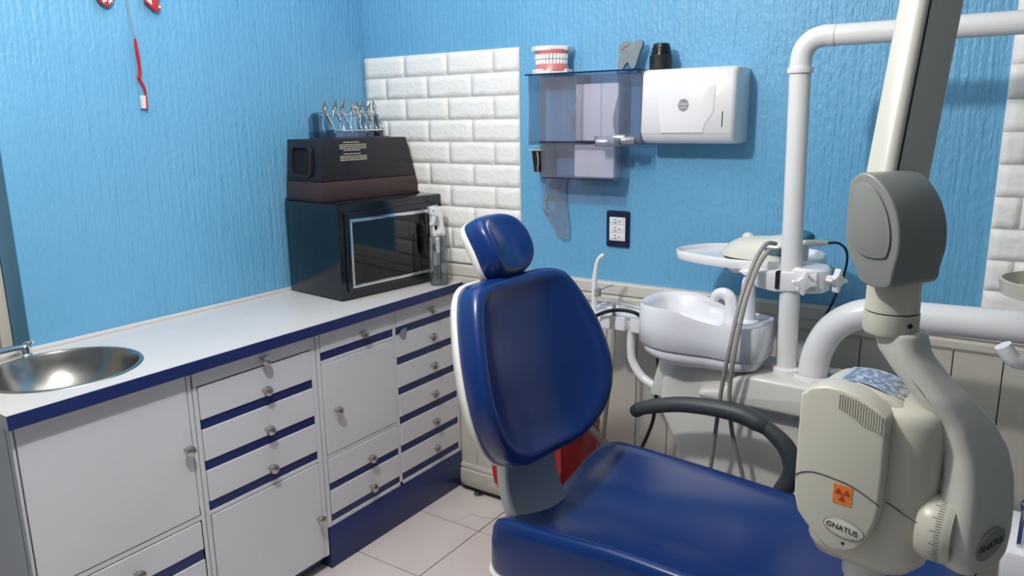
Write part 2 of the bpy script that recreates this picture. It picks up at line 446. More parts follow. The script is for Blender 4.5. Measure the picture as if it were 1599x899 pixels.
for a, b in zip(zs, zt): front('drawer', Cc, -.347, -.0335, a, b, (-.178, (a+b)/2+.008), a+.026)
MB().box((.02, y0, .0), (XF, y1, .14)).build('plinth', 'plinth', Cc, bevel=.001)
# a torn scrap of clear tape left on the drawer front
tag(MB().prism([(-.338,.676),(-.322,.690),(-.300,.692),(-.296,.674),(-.306,.652),(-.322,.655)], XF+.0002, XF+.0012, frame((0,0,0),(0,1,0),(0,0,1),(1,0,0)))
    .build('tape_scrap', 'bag', org=(XF,-.317,.67)), 'torn scrap of clear tape stuck on the navy stripe of a drawer', 'tape')

# worktop with a round cut-out
SX, SY, SR = .222, -1.300, .166
def worktop():
    b = MB(); x0, x1, ya, yb, z0, z1 = .003, .443, -1.520, -.004, ZT+.0015, .800
    n = 64; circ = [(SX+SR*1.0*math.cos(2*PI*k/n), SY+SR*math.sin(2*PI*k/n)) for k in range(n)]
    sq = []
    for (cx, cy) in circ:   # project outwards on the square around the hole
        dx, dy = cx-SX, cy-SY; s = 1e9
        if dx > 0: s = min(s, (x1-SX)/dx)
        if dx < 0: s = min(s, (x0-SX)/dx)
        if dy > 0: s = min(s, (-1.10-SY)/dy)
        if dy < 0: s = min(s, (ya-SY)/dy)
        sq.append((SX+dx*s, SY+dy*s))
    corners = [(x1,-1.10),(x0,-1.10),(x0,ya),(x1,ya)]
    for z in (z0, z1):
        vs = [(x,y,z) for x,y in circ]+[(x,y,z) for x,y in sq]; fs = [(k,(k+1)%n,(k+1)%n+n,k+n) for k in range(n)]
        for c in corners:      # close the corner triangles
            a = math.atan2(c[1]-SY, c[0]-SX)
            for k in range(n):
                p, q = sq[k], sq[(k+1)%n]
                ap, aq = math.atan2(p[1]-SY,p[0]-SX), math.atan2(q[1]-SY,q[0]-SX)
                if ap <= a <= aq:
                    vs.append((c[0],c[1],z)); fs.append((k+n, len(vs)-1, (k+1)%n+n)); break
        b.add(vs, fs)
    b.add([(x,y,z0) for x,y in circ]+[(x,y,z1) for x,y in circ], [(k,(k+1)%n,(k+1)%n+n,k+n) for k in range(n)])
    b.add([(x0,ya,z0),(x1,ya,z0),(x1,ya,z1),(x0,ya,z1)], [(0,1,2,3)])
    b.add([(x0,ya,z0),(x0,-1.10,z0),(x0,-1.10,z1),(x0,ya,z1)], [(0,1,2,3)])
    b.add([(x1,ya,z0),(x1,-1.10,z0),(x1,-1.10,z1),(x1,ya,z1)], [(0,1,2,3)])
    b.box((x0,-1.10,z0),(x1,yb,z1))
    return b
WT = thing('worktop', 'long white worktop with a navy front edge running along the blue wall', 'worktop', (.22,-.76,ZT))
worktop().build('slab', 'lamtop', WT, smooth=False)
o = MB().box((.443,-1.520,ZT+.0005),(.4445,-.004,.7992)).build('edge_band', 'stripe', WT); o['label'] = 'navy blue edge band'
MB().box((.0005,-1.52,.800),(.012,-.004,.811)).build('backsplash', 'lamtop', WT, bevel=.002)
# sink
SK = thing('sink_basin', 'round stainless steel basin set into the white worktop', 'sink', (SX,SY,.80))
MB().lathe([(.1565,.8022),(.160,.8030),(.164,.8026),(.166,.8003),(.1575,.8004),(.1570,.796),(.153,.775),(.143,.747),(.126,.718),(.100,.696),(.066,.682),(.03,.677),(.026,.678),(.026,.680),(.064,.685),(.097,.699),(.122,.721),(.139,.749),(.149,.776),(.1535,.796),(.1565,.8022)],
           64, Matrix.Translation((SX,SY,0)) @ Matrix.Diagonal((1.05,1.05,1,1)), cap=False).build('bowl', 'steel', SK, ang=50)
MB().lathe([(.0,.676),(.026,.676),(.030,.6825),(.028,.684),(.02,.682),(0,.681)], 24, Matrix.Translation((SX,SY,0))).build('drain', 'chrome', SK)
FA = thing('faucet', 'chrome tap behind the steel basin, by the wall end', 'tap', (.036,-1.30,.80))
MB().lathe([(0,.8005),(.017,.8005),(.017,.804),(.0125,.808),(.0125,.826),(.009,.830),(0,.831)], 20, Matrix.Translation((.036,-1.302,0))).build('tap_body', 'chrome', FA)
MB().tube([(.036,-1.302,.823),(.045,-1.33,.828),(.058,-1.37,.831),(.072,-1.41,.832),(.080,-1.43,.826)], [.009,.008,.0075,.007,.007], 12).build('spout', 'chrome', FA)
MB().tube([(.036,-1.302,.830),(.046,-1.296,.836),(.060,-1.290,.838)], [.005,.004,.0045], 10).build('lever', 'chrome', FA)

# ------------------------------------------------------------------ OVEN (sterilizer)
a = math.radians(6.3)
OU = Vector((math.sin(a), math.cos(a), 0)); ON = Vector((math.cos(a), -math.sin(a), 0))
OT = frame((.303,-.470,.8), OU, (0,0,1), ON)      # local: u right, v up, n outwards
OV = thing('sterilizer_oven', 'large black countertop oven with chrome framed glass door', 'oven', OT @ Vector((.225,0,-.13)))
ow, oh, od = .460, .313, .290
MB().box((0,.0025,-od),(ow,oh,0),OT).build('casing', 'ovenblack', OV, bevel=.006, seg=2)
for uu, nn in ((.03,-.03),(.42,-.03),(.03,-.24),(.42,-.24)):
    MB().lathe([(0,0),(.012,0),(.012,.004),(0,.004)], 14, OT @ frame((uu,.0002,nn),(1,0,0),(0,0,-1),(0,1,0))).build('foot', 'black', OV)
dr = MB().box((.022,.028,-.004),(.432,.288,.012),OT).build('door', 'ovenblack', OV, bevel=.004)
fm = MB(); u0,u1,v0,v1,t = .034,.388,.042,.266,.010
for lo, hi in (((u0,v0,.010),(u1,v0+t,.018)),((u0,v1-t,.010),(u1,v1,.018)),((u0,v0+t,.010),(u0+t*.8,v1-t,.018)),((u1-t*.8,v0+t,.010),(u1,v1-t,.018))): fm.box(lo,hi,OT)
fm.build('chrome_frame', 'chrome', dr, bevel=.0015)
MB().box((u0+t*.8,v0+t,.011),(u1-t*.8,v1-t,.0135),OT).build('window', 'ovenglass', dr)
MB().tube([OT@Vector(p) for p in ((.340,.212,.013),(.341,.212,.024),(.342,.200,.027),(.343,.165,.028),(.343,.130,.027),(.342,.118,.024),(.341,.118,.013))], .006, 10, flat=1.3).build('handle', 'black', dr)
pl = MB().box((.396,.060,.010),(.428,.276,.0145),OT).build('control_plate', 'lam', OV, bevel=.001); pl['label'] = 'white control plate'
MB().lathe([(0,0),(.017,0),(.016,.012),(.012,.016),(0,.016)], 20, OT @ frame((.412,.125,.0145),(1,0,0),(0,1,0),(0,0,1))).build('dial', 'black', OV)
MB().lathe([(0,0),(.014,0),(.013,.010),(.010,.013),(0,.013)], 20, OT @ frame((.412,.190,.0145),(1,0,0),(0,1,0),(0,0,1))).build('dial', 'black', OV)

# ------------------------------------------------------------------ developing box on the oven
BT = frame((.199,-.436,1.1132), OU, (0,0,1), ON)
DB = thing('developing_box', 'black and brown tapered box with a hand opening, on top of the black oven', 'box', BT @ Vector((.2,0,-.08)))
def taper(z0, z1, f0, f1):
    # lower footprint u 0..W, n -D..0 ; upper footprint shrinks
    vs = []
    for z, f in ((z0,f0),(z1,f1)):
        l, r, fr_, bk = .012*f, .437-.058*f, -.002*f, -.200+.012*f
        vs += [(l,z,fr_),(r,z,fr_),(r,z,bk),(l,z,bk)]
    return vs
FS = [(0,1,2,3),(7,6,5,4),(0,4,5,1),(1,5,6,2),(2,6,7,3),(3,7,4,0)]
MB().add(taper(.004,.064,0,.3), FS, BT).build('lower_band', 'boxbrown', DB, bevel=.003)
MB().box((-.006,0,-.204),(.445,.005,.006),BT).build('base_lip', 'boxblack', DB, bevel=.0015)
MB().add(taper(.0645,.201,.3,1), FS, BT).build('hood', 'boxblack', DB, bevel=.004)
# oval-square hand opening on the left face: raised rim and dark inside
HT = BT @ frame((.0035,.130,-.094),(0,0,1),(.06,1,0),(-1,.06,0))
ro = roundrect(.112,.104,.022); ri = roundrect(.094,.086,.018)
rim = MB().rings([[(x,y,0) for x,y in ro],[(x,y,.008) for x,y in ro],[(x*.99,y*.99,.010) for x,y in ro],[(x,y,.010) for x,y in ri],[(x,y,.001) for x,y in ri]], False, HT)
rim.build('opening_rim', 'boxblack', DB, ang=40)
MB().prism(ri, .0006, .0016, HT).build('hand_opening', 'dark', DB)
pb = MB(); rr = random.Random(3)
for k, (v, n_) in enumerate([(.188,1),(.180,3),(.174,3),(.168,3),(.162,1),(.150,1),(.142,3),(.136,3),(.130,3)]):
    u = .085 if n_ == 3 else .100
    end = .196 if n_ == 3 else (.170 if k else .165)
    while u < end:
        l = rr.uniform(.008,.020); pb.box((u,v,-.0006),(min(u+l,end),v+.0026,.0003),BT @ Matrix.Translation((0,0,-.0002))); u += l+.0025
o = pb.build('printed_notice', 'print', DB); o['label'] = 'pale printed notice lines'

# ------------------------------------------------------------------ plier stand and pliers on the box
ST = frame((.165,-.405,1.3137), OU, (0,0,1), ON)
PS = thing('plier_stand', 'smoked acrylic plier stand with two steel rails, on top of the black box', 'stand', ST @ Vector((.15,0,-.02)))
end_out = [(0,0),(.088,0)] + [(.088-.028+.028*math.cos(t), .086-.028+.028*math.sin(t)) for t in (k*PI/2/6 for k in range(7))] + [(.028-.028*math.sin(t), .058+.028*math.cos(t)) for t in (k*PI/2/6 for k in range(7))]
for uo in (0., .205): MB().prism([(x+uo,y) for x,y in end_out], -.046, -.042, ST).build('end_plate', 'smoke', PS, bevel=.001, seg=1)
MB().box((0,0,-.046),(.293,.005,.012),ST).build('base', 'smoke', PS, bevel=.001, seg=1)
MB().box((0,.005,-.046),(.293,.024,-.042),ST).build('lower_panel', 'smoke', PS)
for v, nz_, ua, ub in ((.078,-.016,.02,.275),(.026,.004,.07,.275)):
    MB().tube([ST@Vector((ua,v,nz_)),ST@Vector((ub,v,nz_))], .003, 10).build('rail', 'chrome', PS)
    for uu in (ua, ub): MB().box((uu-.003,.004,-.044),(uu+.003,v+.003,nz_-.003),ST).build('rail_support', 'smoke', PS)
def plier(parent_T, kind, names):
    T = parent_T; root = thing('dental_pliers', names, 'pliers', T @ Vector((0,0,0)), None)
    for s in (-1, 1):
        h = [(s*.003,.004,0),(s*.006,-.008,0),(s*.012,-.026,.004),(s*.019,-.044,.010),(s*.021,-.056,.016),(s*.0195,-.066,.018)]
        MB().tube([T@Vector(p) for p in h], [.0035,.0034,.003,.003,.0032,.0028], 8).build('handle', 'chrome', root)
        bend = (0, .004, .008, -.004)[kind % 4]
        j = [(s*.0015,.002,0),(s*.0045,.012,0),(s*.0042,.022,bend*.4),(s*.0018+bend*.4,.034+.003*(kind%3),bend)]
        MB().tube([T@Vector(p) for p in j], [.0042,.0038,.0028,.0014], 8).build('jaw', 'nickel', root)
    MB().lathe([(0,-.0045),(.006,-.0045),(.006,.0045),(0,.0045)], 14, T).build('pivot', 'nickel', root)
    return root
plab = ['steel dental pliers at the left end of the smoked stand','second steel dental pliers from the left end of the smoked stand','third steel dental pliers from the left end of the smoked stand',
        'fourth steel dental pliers from the left, just left of the middle cluster','middle brownish steel dental pliers on the smoked stand','third steel dental pliers from the right end of the smoked stand','second steel dental pliers from the right end of the smoked stand','steel dental pliers at the right end of the smoked stand']
for k, uu in enumerate((.046,.086,.116,.160,.178,.200,.226,.254)):
    r = plier(ST @ Matrix.Translation((uu,.086+(.003 if k%2 else 0),-.013)), k, plab[k]); r['group'] = 'dental pliers on the stand'

# ------------------------------------------------------------------ spray bottle
SB = thing('spray_bottle', 'clear spray bottle with a white trigger head, in front of the oven', 'bottle', (.402,-.098,.80))
bx, by = .402, -.098
MB().lathe([(0,.8005),(.030,.8005),(.033,.803),(.0338,.81),(.033,.90),(.032,.962),(.029,.974),(.020,.978),(.020,.985)], 28, Matrix.Translation((bx,by,0)), cap=False).build('bottle_body', 'clearplastic', SB, ang=60)
MB().lathe([(0,.8025),(.0305,.8025),(.0322,.81),(.032,.836),(0,.836)], 24, Matrix.Translation((bx,by,0))).build('water', 'waterm', SB)
MB().tube([(bx,by-.004,.94),(bx-.001,by-.002,.87),(bx+.002,by,.806)], .002, 8).build('dip_tube', 'clearplastic', SB)
MB().lathe([(0,.915),(.007,.915),(.0075,.935),(.0075,.968),(0,.968)], 14, Matrix.Translation((bx,by-.003,0))).build('pump', 'white', SB)
hd = [(-.027,0),(.027,0),(.029,.012),(.022,.036),(.018,.058),(.021,.080),(.022,.096),(-.040,.096),(-.036,.074),(-.026,.068)]
hole = None
HB = frame((bx,by,.976),(.50,.866,0),(0,0,1),(.866,-.50,0)) @ Matrix.Diagonal((.80,1.04,1.25,1))
ring_out = [(-.027,0),(.027,0),(.029,.012),(.023,.036),(.020,.058),(.021,.080),(.022,.096),(-.040,.099),(-.037,.074),(-.016,.066)]
b = MB().prism([(.027,0),(.029,.012),(.023,.036),(.020,.058),(.021,.080),(.022,.097),(-.038,.099),(-.037,.073),(-.004,.066),(.004,.050),(.006,.030),(.002,.019),(-.009,.014),(-.019,.020),(-.022,.036),(-.027,.030),(-.029,.012),(-.027,0)], -.0125, .0125, HB)
b.build('spray_head', 'white', SB, bevel=.003)
MB().prism([(-.030,.074),(-.008,.072),(-.012,.052),(-.022,.038),(-.034,.034),(-.038,.040),(-.031,.052)], -.007, .010, HB).build('trigger', 'white', SB, bevel=.003)
MB().lathe([(0,0),(.0025,0),(.0025,.003),(0,.003)], 10, HB @ Matrix.Translation((-.024,.086,.0115))).build('nozzle', 'ink', SB)

# ------------------------------------------------------------------ left wall: toothbrush and red figures
TB = thing('toothbrush', 'red toothbrush hanging bristles down on a string on the blue wall', 'toothbrush', (.014,-.90,1.5))
MB().tube([(.012,-.898,1.600),(.012,-.898,1.588),(.013,-.897,1.560),(.012,-.895,1.530),(.012,-.896,1.505),(.012,-.900,1.495),(.014,-.890,1.470),(.012,-.886,1.448),(.012,-.887,1.420),(.012,-.888,1.409)],
          [.0035,.0048,.0055,.0050,.0052,.0055,.0042,.0036,.0046,.0036], 10, flat=.8).build('brush_handle', 'red', TB)
bs = MB()
for k in range(7):
    for q in (-1,0,1): bs.box((.0105+q*.0028-.001,-.902,1.4135+k*.0050),(.0105+q*.0028+.001,-.8885,1.4172+k*.0050))
o = bs.build('bristles', 'enamel', TB); o['label'] = 'white bristle tufts'
MB().tube([(.010,-.900,1.598),(.006,-.9045,1.66),(.002,-.907,1.80)], .0007, 6).build('string', 'hosegrey', TB)
MB().tube([(.010,-.8955,1.602),(.006,-.900,1.66),(.002,-.906,1.80)], .0007, 6).build('string', 'hosegrey', TB)
MB().tube([(0,-.9065,1.80),(.008,-.9065,1.80)], .0025, 8).build('nail', 'nickel', TB)
R1 = thing('foam_figure', 'round red foam head with white eyes on the blue wall left of the toothbrush', 'ornament', (.006,-.972,1.72))
WL = frame((.0005,0,0),(0,1,0),(0,0,1),(1,0,0))
MB().prism(superell(.026,.040,2,36,-.972,1.729), .012, .024, WL).build('face', 'redfoam', R1, bevel=.003)
MB().prism(superell(.008,.012,2,16,-.972,1.729), .0, .012, WL).build('stand_off', 'redfoam', R1)
for yy in (-.978,-.962):
    e = MB().ball((.0245,yy,1.702), (.003,.0052,.0075), 12).build('eye', 'enamel', R1); MB().ball((.0272,yy,1.698),(.0015,.0022,.003),8).build('pupil', 'ink', e)
R2 = thing('foam_figure', 'red foam figure with a white patch on the blue wall right of the toothbrush', 'ornament', (.006,-.84,1.72))
MB().prism([(-.862,1.78),(-.862,1.712),(-.846,1.700),(-.838,1.692),(-.826,1.690),(-.818,1.697),(-.818,1.708),(-.826,1.716),(-.816,1.728),(-.818,1.78)], .012, .024, WL).build('body', 'redfoam', R2, bevel=.003)
MB().prism([(-.848,1.74),(-.834,1.74),(-.834,1.78),(-.848,1.78)], .0, .012, WL).build('stand_off', 'redfoam', R2)
o = MB().prism([(-.859,1.716),(-.846,1.706),(-.846,1.721),(-.859,1.723)], .024, .0255, WL).build('patch', 'enamel', R2)
MB().ball((.0245,-.8225,1.703),(.0025,.0035,.004),10).build('dot', 'enamel', R2)
MB().ball((.0245,-.836,1.727),(.0025,.006,.005),10).build('dot', 'silver', R2)

for f_ in (R1, R2): f_.location.z -= .014

# ------------------------------------------------------------------ back wall: acrylic holder
AH = thing('acrylic_holder', 'blue tinted clear acrylic supply holder with compartments screwed to the blue wall', 'holder', (.98,-.05,1.34))
def slab(name, lo, hi, m='acrylic', bev=0): return MB().box(lo,hi).build(name, m, AH, bevel=bev)
slab('back_panel', (.772,-.006,1.105),(1.075,-.003,1.50))
slab('back_panel', (1.076,-.006,1.285),(1.1685,-.003,1.50))
def wavy(x0, z0, z1, n=16):
    return [(-.100+.016*math.sin((z1-z)/(z1-z0)*PI*2.2), z) for z in [z1-(z1-z0)*k/n for k in range(n+1)]]
YZ = lambda x: frame((x,0,0),(0,1,0),(0,0,1),(1,0,0))
for x, z0, bz in ((.790,1.290,0),(.950,1.300,0),(1.085,1.300,0),(1.167,1.292,0)):
    w_ = wavy(x, z0, 1.499)
    if x in (.790,1.167): w_ = [(-.108,1.499),(-.108,z0)] if x == 1.167 else [(-.108,1.499),(-.104,1.42),(-.108,z0)]
    MB().prism([(-.006,1.499)]+w_+[(-.006,z0)], -.0013, .0013, YZ(x)).build('divider', 'acrylic', AH)
for x in (.830, 1.085):
    MB().prism([(-.006,1.298),(-.100,1.298),(-.098,1.24),(-.092,1.196),(-.006,1.190)], -.0013, .0013, YZ(x)).build('side_panel', 'acrylic', AH)
slab('front_panel', (.826,-.1035,1.302),(1.040,-.101,1.492))
slab('front_panel', (.832,-.1005,1.192),(1.083,-.098,1.296))
slab('front_panel', (1.040,-.1085,1.300),(1.168,-.106,1.490))
slab('top_lid', (.782,-.114,1.4992),(1.1685,-.006,1.5022))
slab('lid_edge', (.782,-.1165,1.4985),(1.1685,-.1142,1.5028), 'acrylicedge')
slab('shelf', (.790,-.1035,1.2985),(1.168,-.006,1.3010))
slab('shelf_edge', (.828,-.1062,1.2975),(1.040,-.1038,1.3015), 'acrylicedge')
slab('bottom', (.830,-.0985,1.1885),(1.085,-.006,1.1912))
slab('bottom_edge', (.832,-.1008,1.1878),(1.080,-.0988,1.1918), 'acrylicedge')
tr = MB().rings([[(x,y,1.318) for x,y in roundrect(.132,.036,.008,4,1.102,-.130)],[(x,y,1.2885) for x,y in roundrect(.126,.030,.006,4,1.102,-.130)]], False)
tr.add([(x,y,1.2885) for x,y in roundrect(.126,.030,.006,4,1.102,-.130)], [tuple(range(20))])
tr.build('front_trough', 'acrylic', AH)
for (x,z) in ((.905,1.424),(1.010,1.430)):
    MB().tube([(x,-.006,z),(x,-.016,z),(x+.006,-.020,z-.004),(x+.010,-.020,z-.008)], .0018, 8).build('screw', 'ink', AH)
pp = MB().box((.925,-.050,1.302),(1.070,-.008,1.470)).build('paper_stack', 'paper', org=(1.0,-.03,1.302), bevel=.004)
tag(pp, 'tall pale pink paper stack standing inside the upper compartment of the acrylic holder', 'paper')
pp = MB().box((.925,-.060,1.1925),(1.060,-.010,1.290)).build('paper_stack', 'paper', org=(.99,-.03,1.1925), bevel=.004)
tag(pp, 'short pale pink paper stack inside the lower compartment of the acrylic holder', 'paper')
for k, (x,y,z,rz) in enumerate([(1.058,-.131,1.3005,.25),(1.088,-.130,1.3005,-.35),(1.112,-.131,1.312,.15),(1.138,-.130,1.306,.45)]):
    t = Matrix.Translation((x,y,z)) @ Matrix.Rotation(rz,4,'Z') @ Matrix.Rotation(PI/2,4,'Y')
    o = MB().lathe([(0,-.018),(.009,-.018),(.0105,-.010),(.0105,.010),(.009,.018),(0,.018)], 14, t).build('foil_roll', 'silver', org=(x,y,z))
    tag(o, ['leftmost small silver foil roll in the front trough of the acrylic holder','silver foil roll lying second from the left in the acrylic trough','silver foil roll lying third from the left in the acrylic trough','rightmost silver foil roll propped at the end of the acrylic trough'][k], 'roll', 'foil rolls in the trough')
# black cup with a rim in the lower left corner
CP = thing('dark_cup', 'dark tapered cup with a pale rim hanging at the lower left of the acrylic holder', 'cup', (.806,-.06,1.205))
MB().lathe([(0,1.205),(.016,1.205),(.0235,1.272),(.021,1.272),(.0145,1.208),(0,1.208)], 22, Matrix.Translation((.797,-.06,0))).build('cup_body', 'boxblack', CP)
MB().lathe([(.0215,1.271),(.031,1.272),(.031,1.2755),(.0215,1.2755),(.0215,1.271)], 22, Matrix.Translation((.797,-.06,0)), cap=False).build('rim', 'print', CP)
MB().tube([(.808,-.088,1.268),(.812,-.088,1.240),(.806,-.082,1.212),(.804,-.060,1.190)], .0015, 8).build('loop', 'print', CP)
MB().tube([(.805,-.034,1.273),(.805,-.006,1.280)], .002, 8).build('hanger', 'print', CP)
# clear bag below
def bag():
    nx, nz = 14, 22; fr_, bk = [], []
    for j in range(nz+1):
        v = j/nz; z = 1.190-.195*v
        xl = .784+.007*math.sin(v*8); xr = .876-.007*math.sin(v*5.4)
        if v > .55: xl += (v-.55)*.095
        for i in range(nx+1):
            u = i/nx; x = xl+(xr-xl)*u
            wv = noise.noise(Vector((u*4,v*6,1.3)))*.012+.012*math.sin(u*PI)
            fr_.append((x,-.012-wv*.9-.014*(1-v)*math.sin(u*PI),z-.010*u*(v**3))); bk.append((x,-.010,z-.010*u*(v**3)))
    idx = lambda i,j: j*(nx+1)+i
    fs = [(idx(i,j),idx(i+1,j),idx(i+1,j+1),idx(i,j+1)) for i in range(nx) for j in range(nz)]
    n = len(fr_)
    return MB().add(fr_, fs).add(bk, fs)
tag(bag().build('plastic_bag', 'bag', org=(.83,-.01,1.19)), 'crumpled clear plastic bag hanging below the acrylic holder', 'bag')

# ---- teeth model
TM = thing('teeth_model', 'dental teeth model with pink gums standing on the acrylic holder', 'model', (.845,-.06,1.5025))
ba = frame((.846,-.062,1.5028),(math.cos(.12),math.sin(.12),0),(-math.sin(.12),math.cos(.12),0),(0,0,1))
base_out = [(-.055,.035),(-.056,-.020),(-.030,-.044),(.012,-.046),(.055,-.010),(.055,.035)]
def scaled(o, s): return [(x*s, y*s) for x, y in o]
MB().prism(base_out, 0, .014, ba).build('lower_base', 'plasterw', TM, bevel=.0015)
MB().prism(scaled(base_out,1.04), .067, .081, ba).build('upper_base', 'plasterw', TM, bevel=.002)
def arch(t): # horseshoe, open to the back
    a = PI*(1+t); return (.051*math.cos(a), .006+.049*math.sin(a))
def gumring(z0, z1, s0, s1):
    rg = []; n = 42
    for k in range(n+1):
        t = k/n; x, y = arch(t); w_ = .0018*math.cos(t*PI*28)
        pt = lambda s_, z: (x*s_, .006+(y-.006)*s_, z)
        rg.append([pt(.70,z0), pt(s0,z0), pt((s0+s1)/2+.02,(z0+z1)/2), pt(s1,z1+w_*(1 if z1 > z0 else -1)), pt(.74,z1)])
    return MB().rings(rg, True, ba)
gumring(.010,.0315,1.06,.97).build('lower_gum', 'gum', TM, ang=60)
gumring(.070,.0535,1.08,.99).build('upper_gum', 'gum', TM, ang=60)
for k in range(14):
    t = (k+.5)/14; x, y = arch(t); x2, y2 = arch(t+.001); d = Vector((x2-x,y2-y,0)).normalized(); nn = Vector((d.y,-d.x,0))
    for nm, z0, z1, s_ in (('lower_tooth',.0275,.0410,.93),('upper_tooth',.0425,.0575,.965)):
        F = ba @ frame((x*s_,.006+(y-.006)*s_,0), d, nn, (0,0,1))
        MB().prism(superell(.0049 if 3 < k < 10 else .0053,.0045,3,14), z0, z1, F).build(nm, 'enamel', TM, bevel=.0013, seg=2)
# ---- felt tooth
TC = [(-.026,-.038),(-.014,-.040),(-.008,-.030),(-.002,-.022),(.003,-.020),(.007,-.026),(.012,-.036),(.020,-.039),(.027,-.032),(.032,-.014),(.038,.008),(.045,.028),(.044,.038),(.036,.043),(.026,.042),(.016,.036),(.008,.037),(-.004,.041),(-.016,.040),(-.026,.031),(-.028,.014),(-.027,-.010),(-.030,-.030)]
TP = [ (p.x,p.y) for p in smooth_path([Vector((x,y,0)) for x,y in TC+[TC[0]]], 3)][:-1]
TF = frame((1.097,-.050,1.5440),(1,0,0),(0,.12,.993),(0,-.993,.12))
FT = thing('felt_tooth', 'grey felt tooth shaped sign with a red scribble standing on the acrylic holder', 'sign', (1.10,-.05,1.503))
MB().prism(TP, -.006, .006, TF).build('tooth_board', 'feltgrey', FT, bevel=.0015)
o = MB().tube([TF@Vector(p) for p in ((-.022,.016,.0066),(-.012,.020,.0066),(-.014,.023,.0066),(-.002,.027,.0066),(.002,.031,.0066))], .0013, 6).build('scribble', 'redink', FT)
MB().box((1.080,-.050,1.5026),(1.115,-.025,1.5050)).build('stand_foot', 'feltgrey', FT)
# ---- stack of black cups on the dispenser
for k in range(8):
    z = 1.5002+k*.0048
    o = MB().lathe([(.0,.0335),(.0165,.0335),(.026,.0005),(.0315,0),(.0328,.002),(.0318,.0042),(.0285,.005),(.0278,.012),(.0288,.0125),(.0288,.0145),(.0268,.015),(.0255,.022),(.0265,.0225),(.0265,.0245),(.0245,.025),(.0225,.0345),(.0205,.036),(.0,.036)], 24, None, cap=False).build('black_cup', 'cupblack', org=(0,0,0))
    o.location = (1.204,-.062,z)
    tag(o, ['black plastic cup at the very bottom of the upturned stack','second black plastic cup from the bottom of the upturned stack','third black plastic cup from the bottom of the upturned stack','fourth black plastic cup from the bottom of the upturned stack','fourth black plastic cup from the top of the upturned stack','third black plastic cup from the top of the upturned stack','second black plastic cup from the top of the upturned stack','black plastic cup topping the upturned stack on the white dispenser'][k], 'cup', 'stacked black cups')

# ---- paper towel dispenser
PD = thing('paper_towel_dispenser', 'white plastic paper towel dispenser mounted on the blue wall', 'dispenser', (1.305,-.06,1.38))
PT = frame((1.1705,0,1.296),(1,0,0),(0,0,1),(0,-1,0)) # u right, v up, n out
prof = [(0,0),(.034,0),(.094,.001),(.112,.010),(.121,.024),(.1225,.0275),(.126,.031),(.118,.190),(.108,.2005),(.09,.203),(0,.203)]   # (n, v)
FWd = .268
def disp_shell():
    rg = []
    for u, s in ((0,.90),(.004,.97),(.012,1),(FWd-.012,1),(FWd-.004,.97),(FWd,.90)):
        rg.append([(u, v if s == 1 else .1015+(v-.1015)*(.985 if s > .95 else .95), n*(s if n > .05 else 1)) for n, v in prof])
    return MB().rings(rg, True, PT)
disp_shell().build('cover', 'white', PD, ang=50)
# raised panel on the front
pan = [(.066,.030),(.186,.030),(.190,.052),(.212,.084),(.215,.150),(.206,.162),(.060,.152),(.056,.100),(.058,.080)]
TPn = PT @ frame((0,.036,.1262),(1,0,0),(0,.9987,-.052),(0,.052,.9987)) @ Matrix.Translation((0,-.036,0))
MB().prism([(x,y) for x,y in pan], -.004, .0022, TPn).build('raised_panel', 'white', PD, bevel=.002)
lg = MB().prism(superell(.0150,.0165,2,32,.128,.104), .0018, .0032, TPn).build('logo', 'logo', PD)
text_mb('Giant', .0115, .0003, TPn @ Matrix.Translation((.128,.107,.0036))).build('logo_text', 'logotext', lg)
MB().prism([(.117,.0975),(.128,.099),(.139,.0975),(.139,.096),(.128,.0975),(.117,.096)], .003,.0036, TPn).build('logo_swoosh', 'logotext', lg)
MB().box((.2355,.046,-.002),(.2380,.086,.0006),TPn).build('level_slot', 'ink', PD)
MB().prism(superell(.036,.012,2,24,.14,.0), -.0008, .0008, PT @ frame((0,.0015,.066),(1,0,0),(0,0,1),(0,-1,0)) @ Matrix.Translation((0,.016,0))).build('paper_opening', 'dark', PD)
# ---- outlet
OL = thing('wall_outlet', 'navy outlet plate with three white sockets on the blue wall', 'outlet', (1.052,-.002,1.03))
OLT = frame((1.052,-.0005,1.031),(1,0,0),(0,0,1),(0,-1,0))
MB().prism(roundrect(.078,.113,.006), 0, .008, OLT).build('plate', 'outnavy', OL, bevel=.002)
ins = MB().prism(roundrect(.054,.074,.003), .008, .011, OLT).build('insert', 'white', OL, bevel=.0008)
for k in (-1,0,1):
    so = MB().box((-.024,k*.0245-.0108,.0105),(.024,k*.0245+.0108,.0125),OLT).build('socket', 'white', OL, bevel=.0006)
    for lo, hi in (((-.010,.0035),(-.002,.0060)),((-.010,-.0060),(-.002,-.0035))):
        MB().box((lo[0],k*.0245+lo[1],.0122),(hi[0],k*.0245+hi[1],.0128),OLT).build('slot', 'ink', so)
    MB().prism(superell(.0024,.0024,2,12,.008,k*.0245), .0122, .0128, OLT).build('ground_hole', 'ink', so)

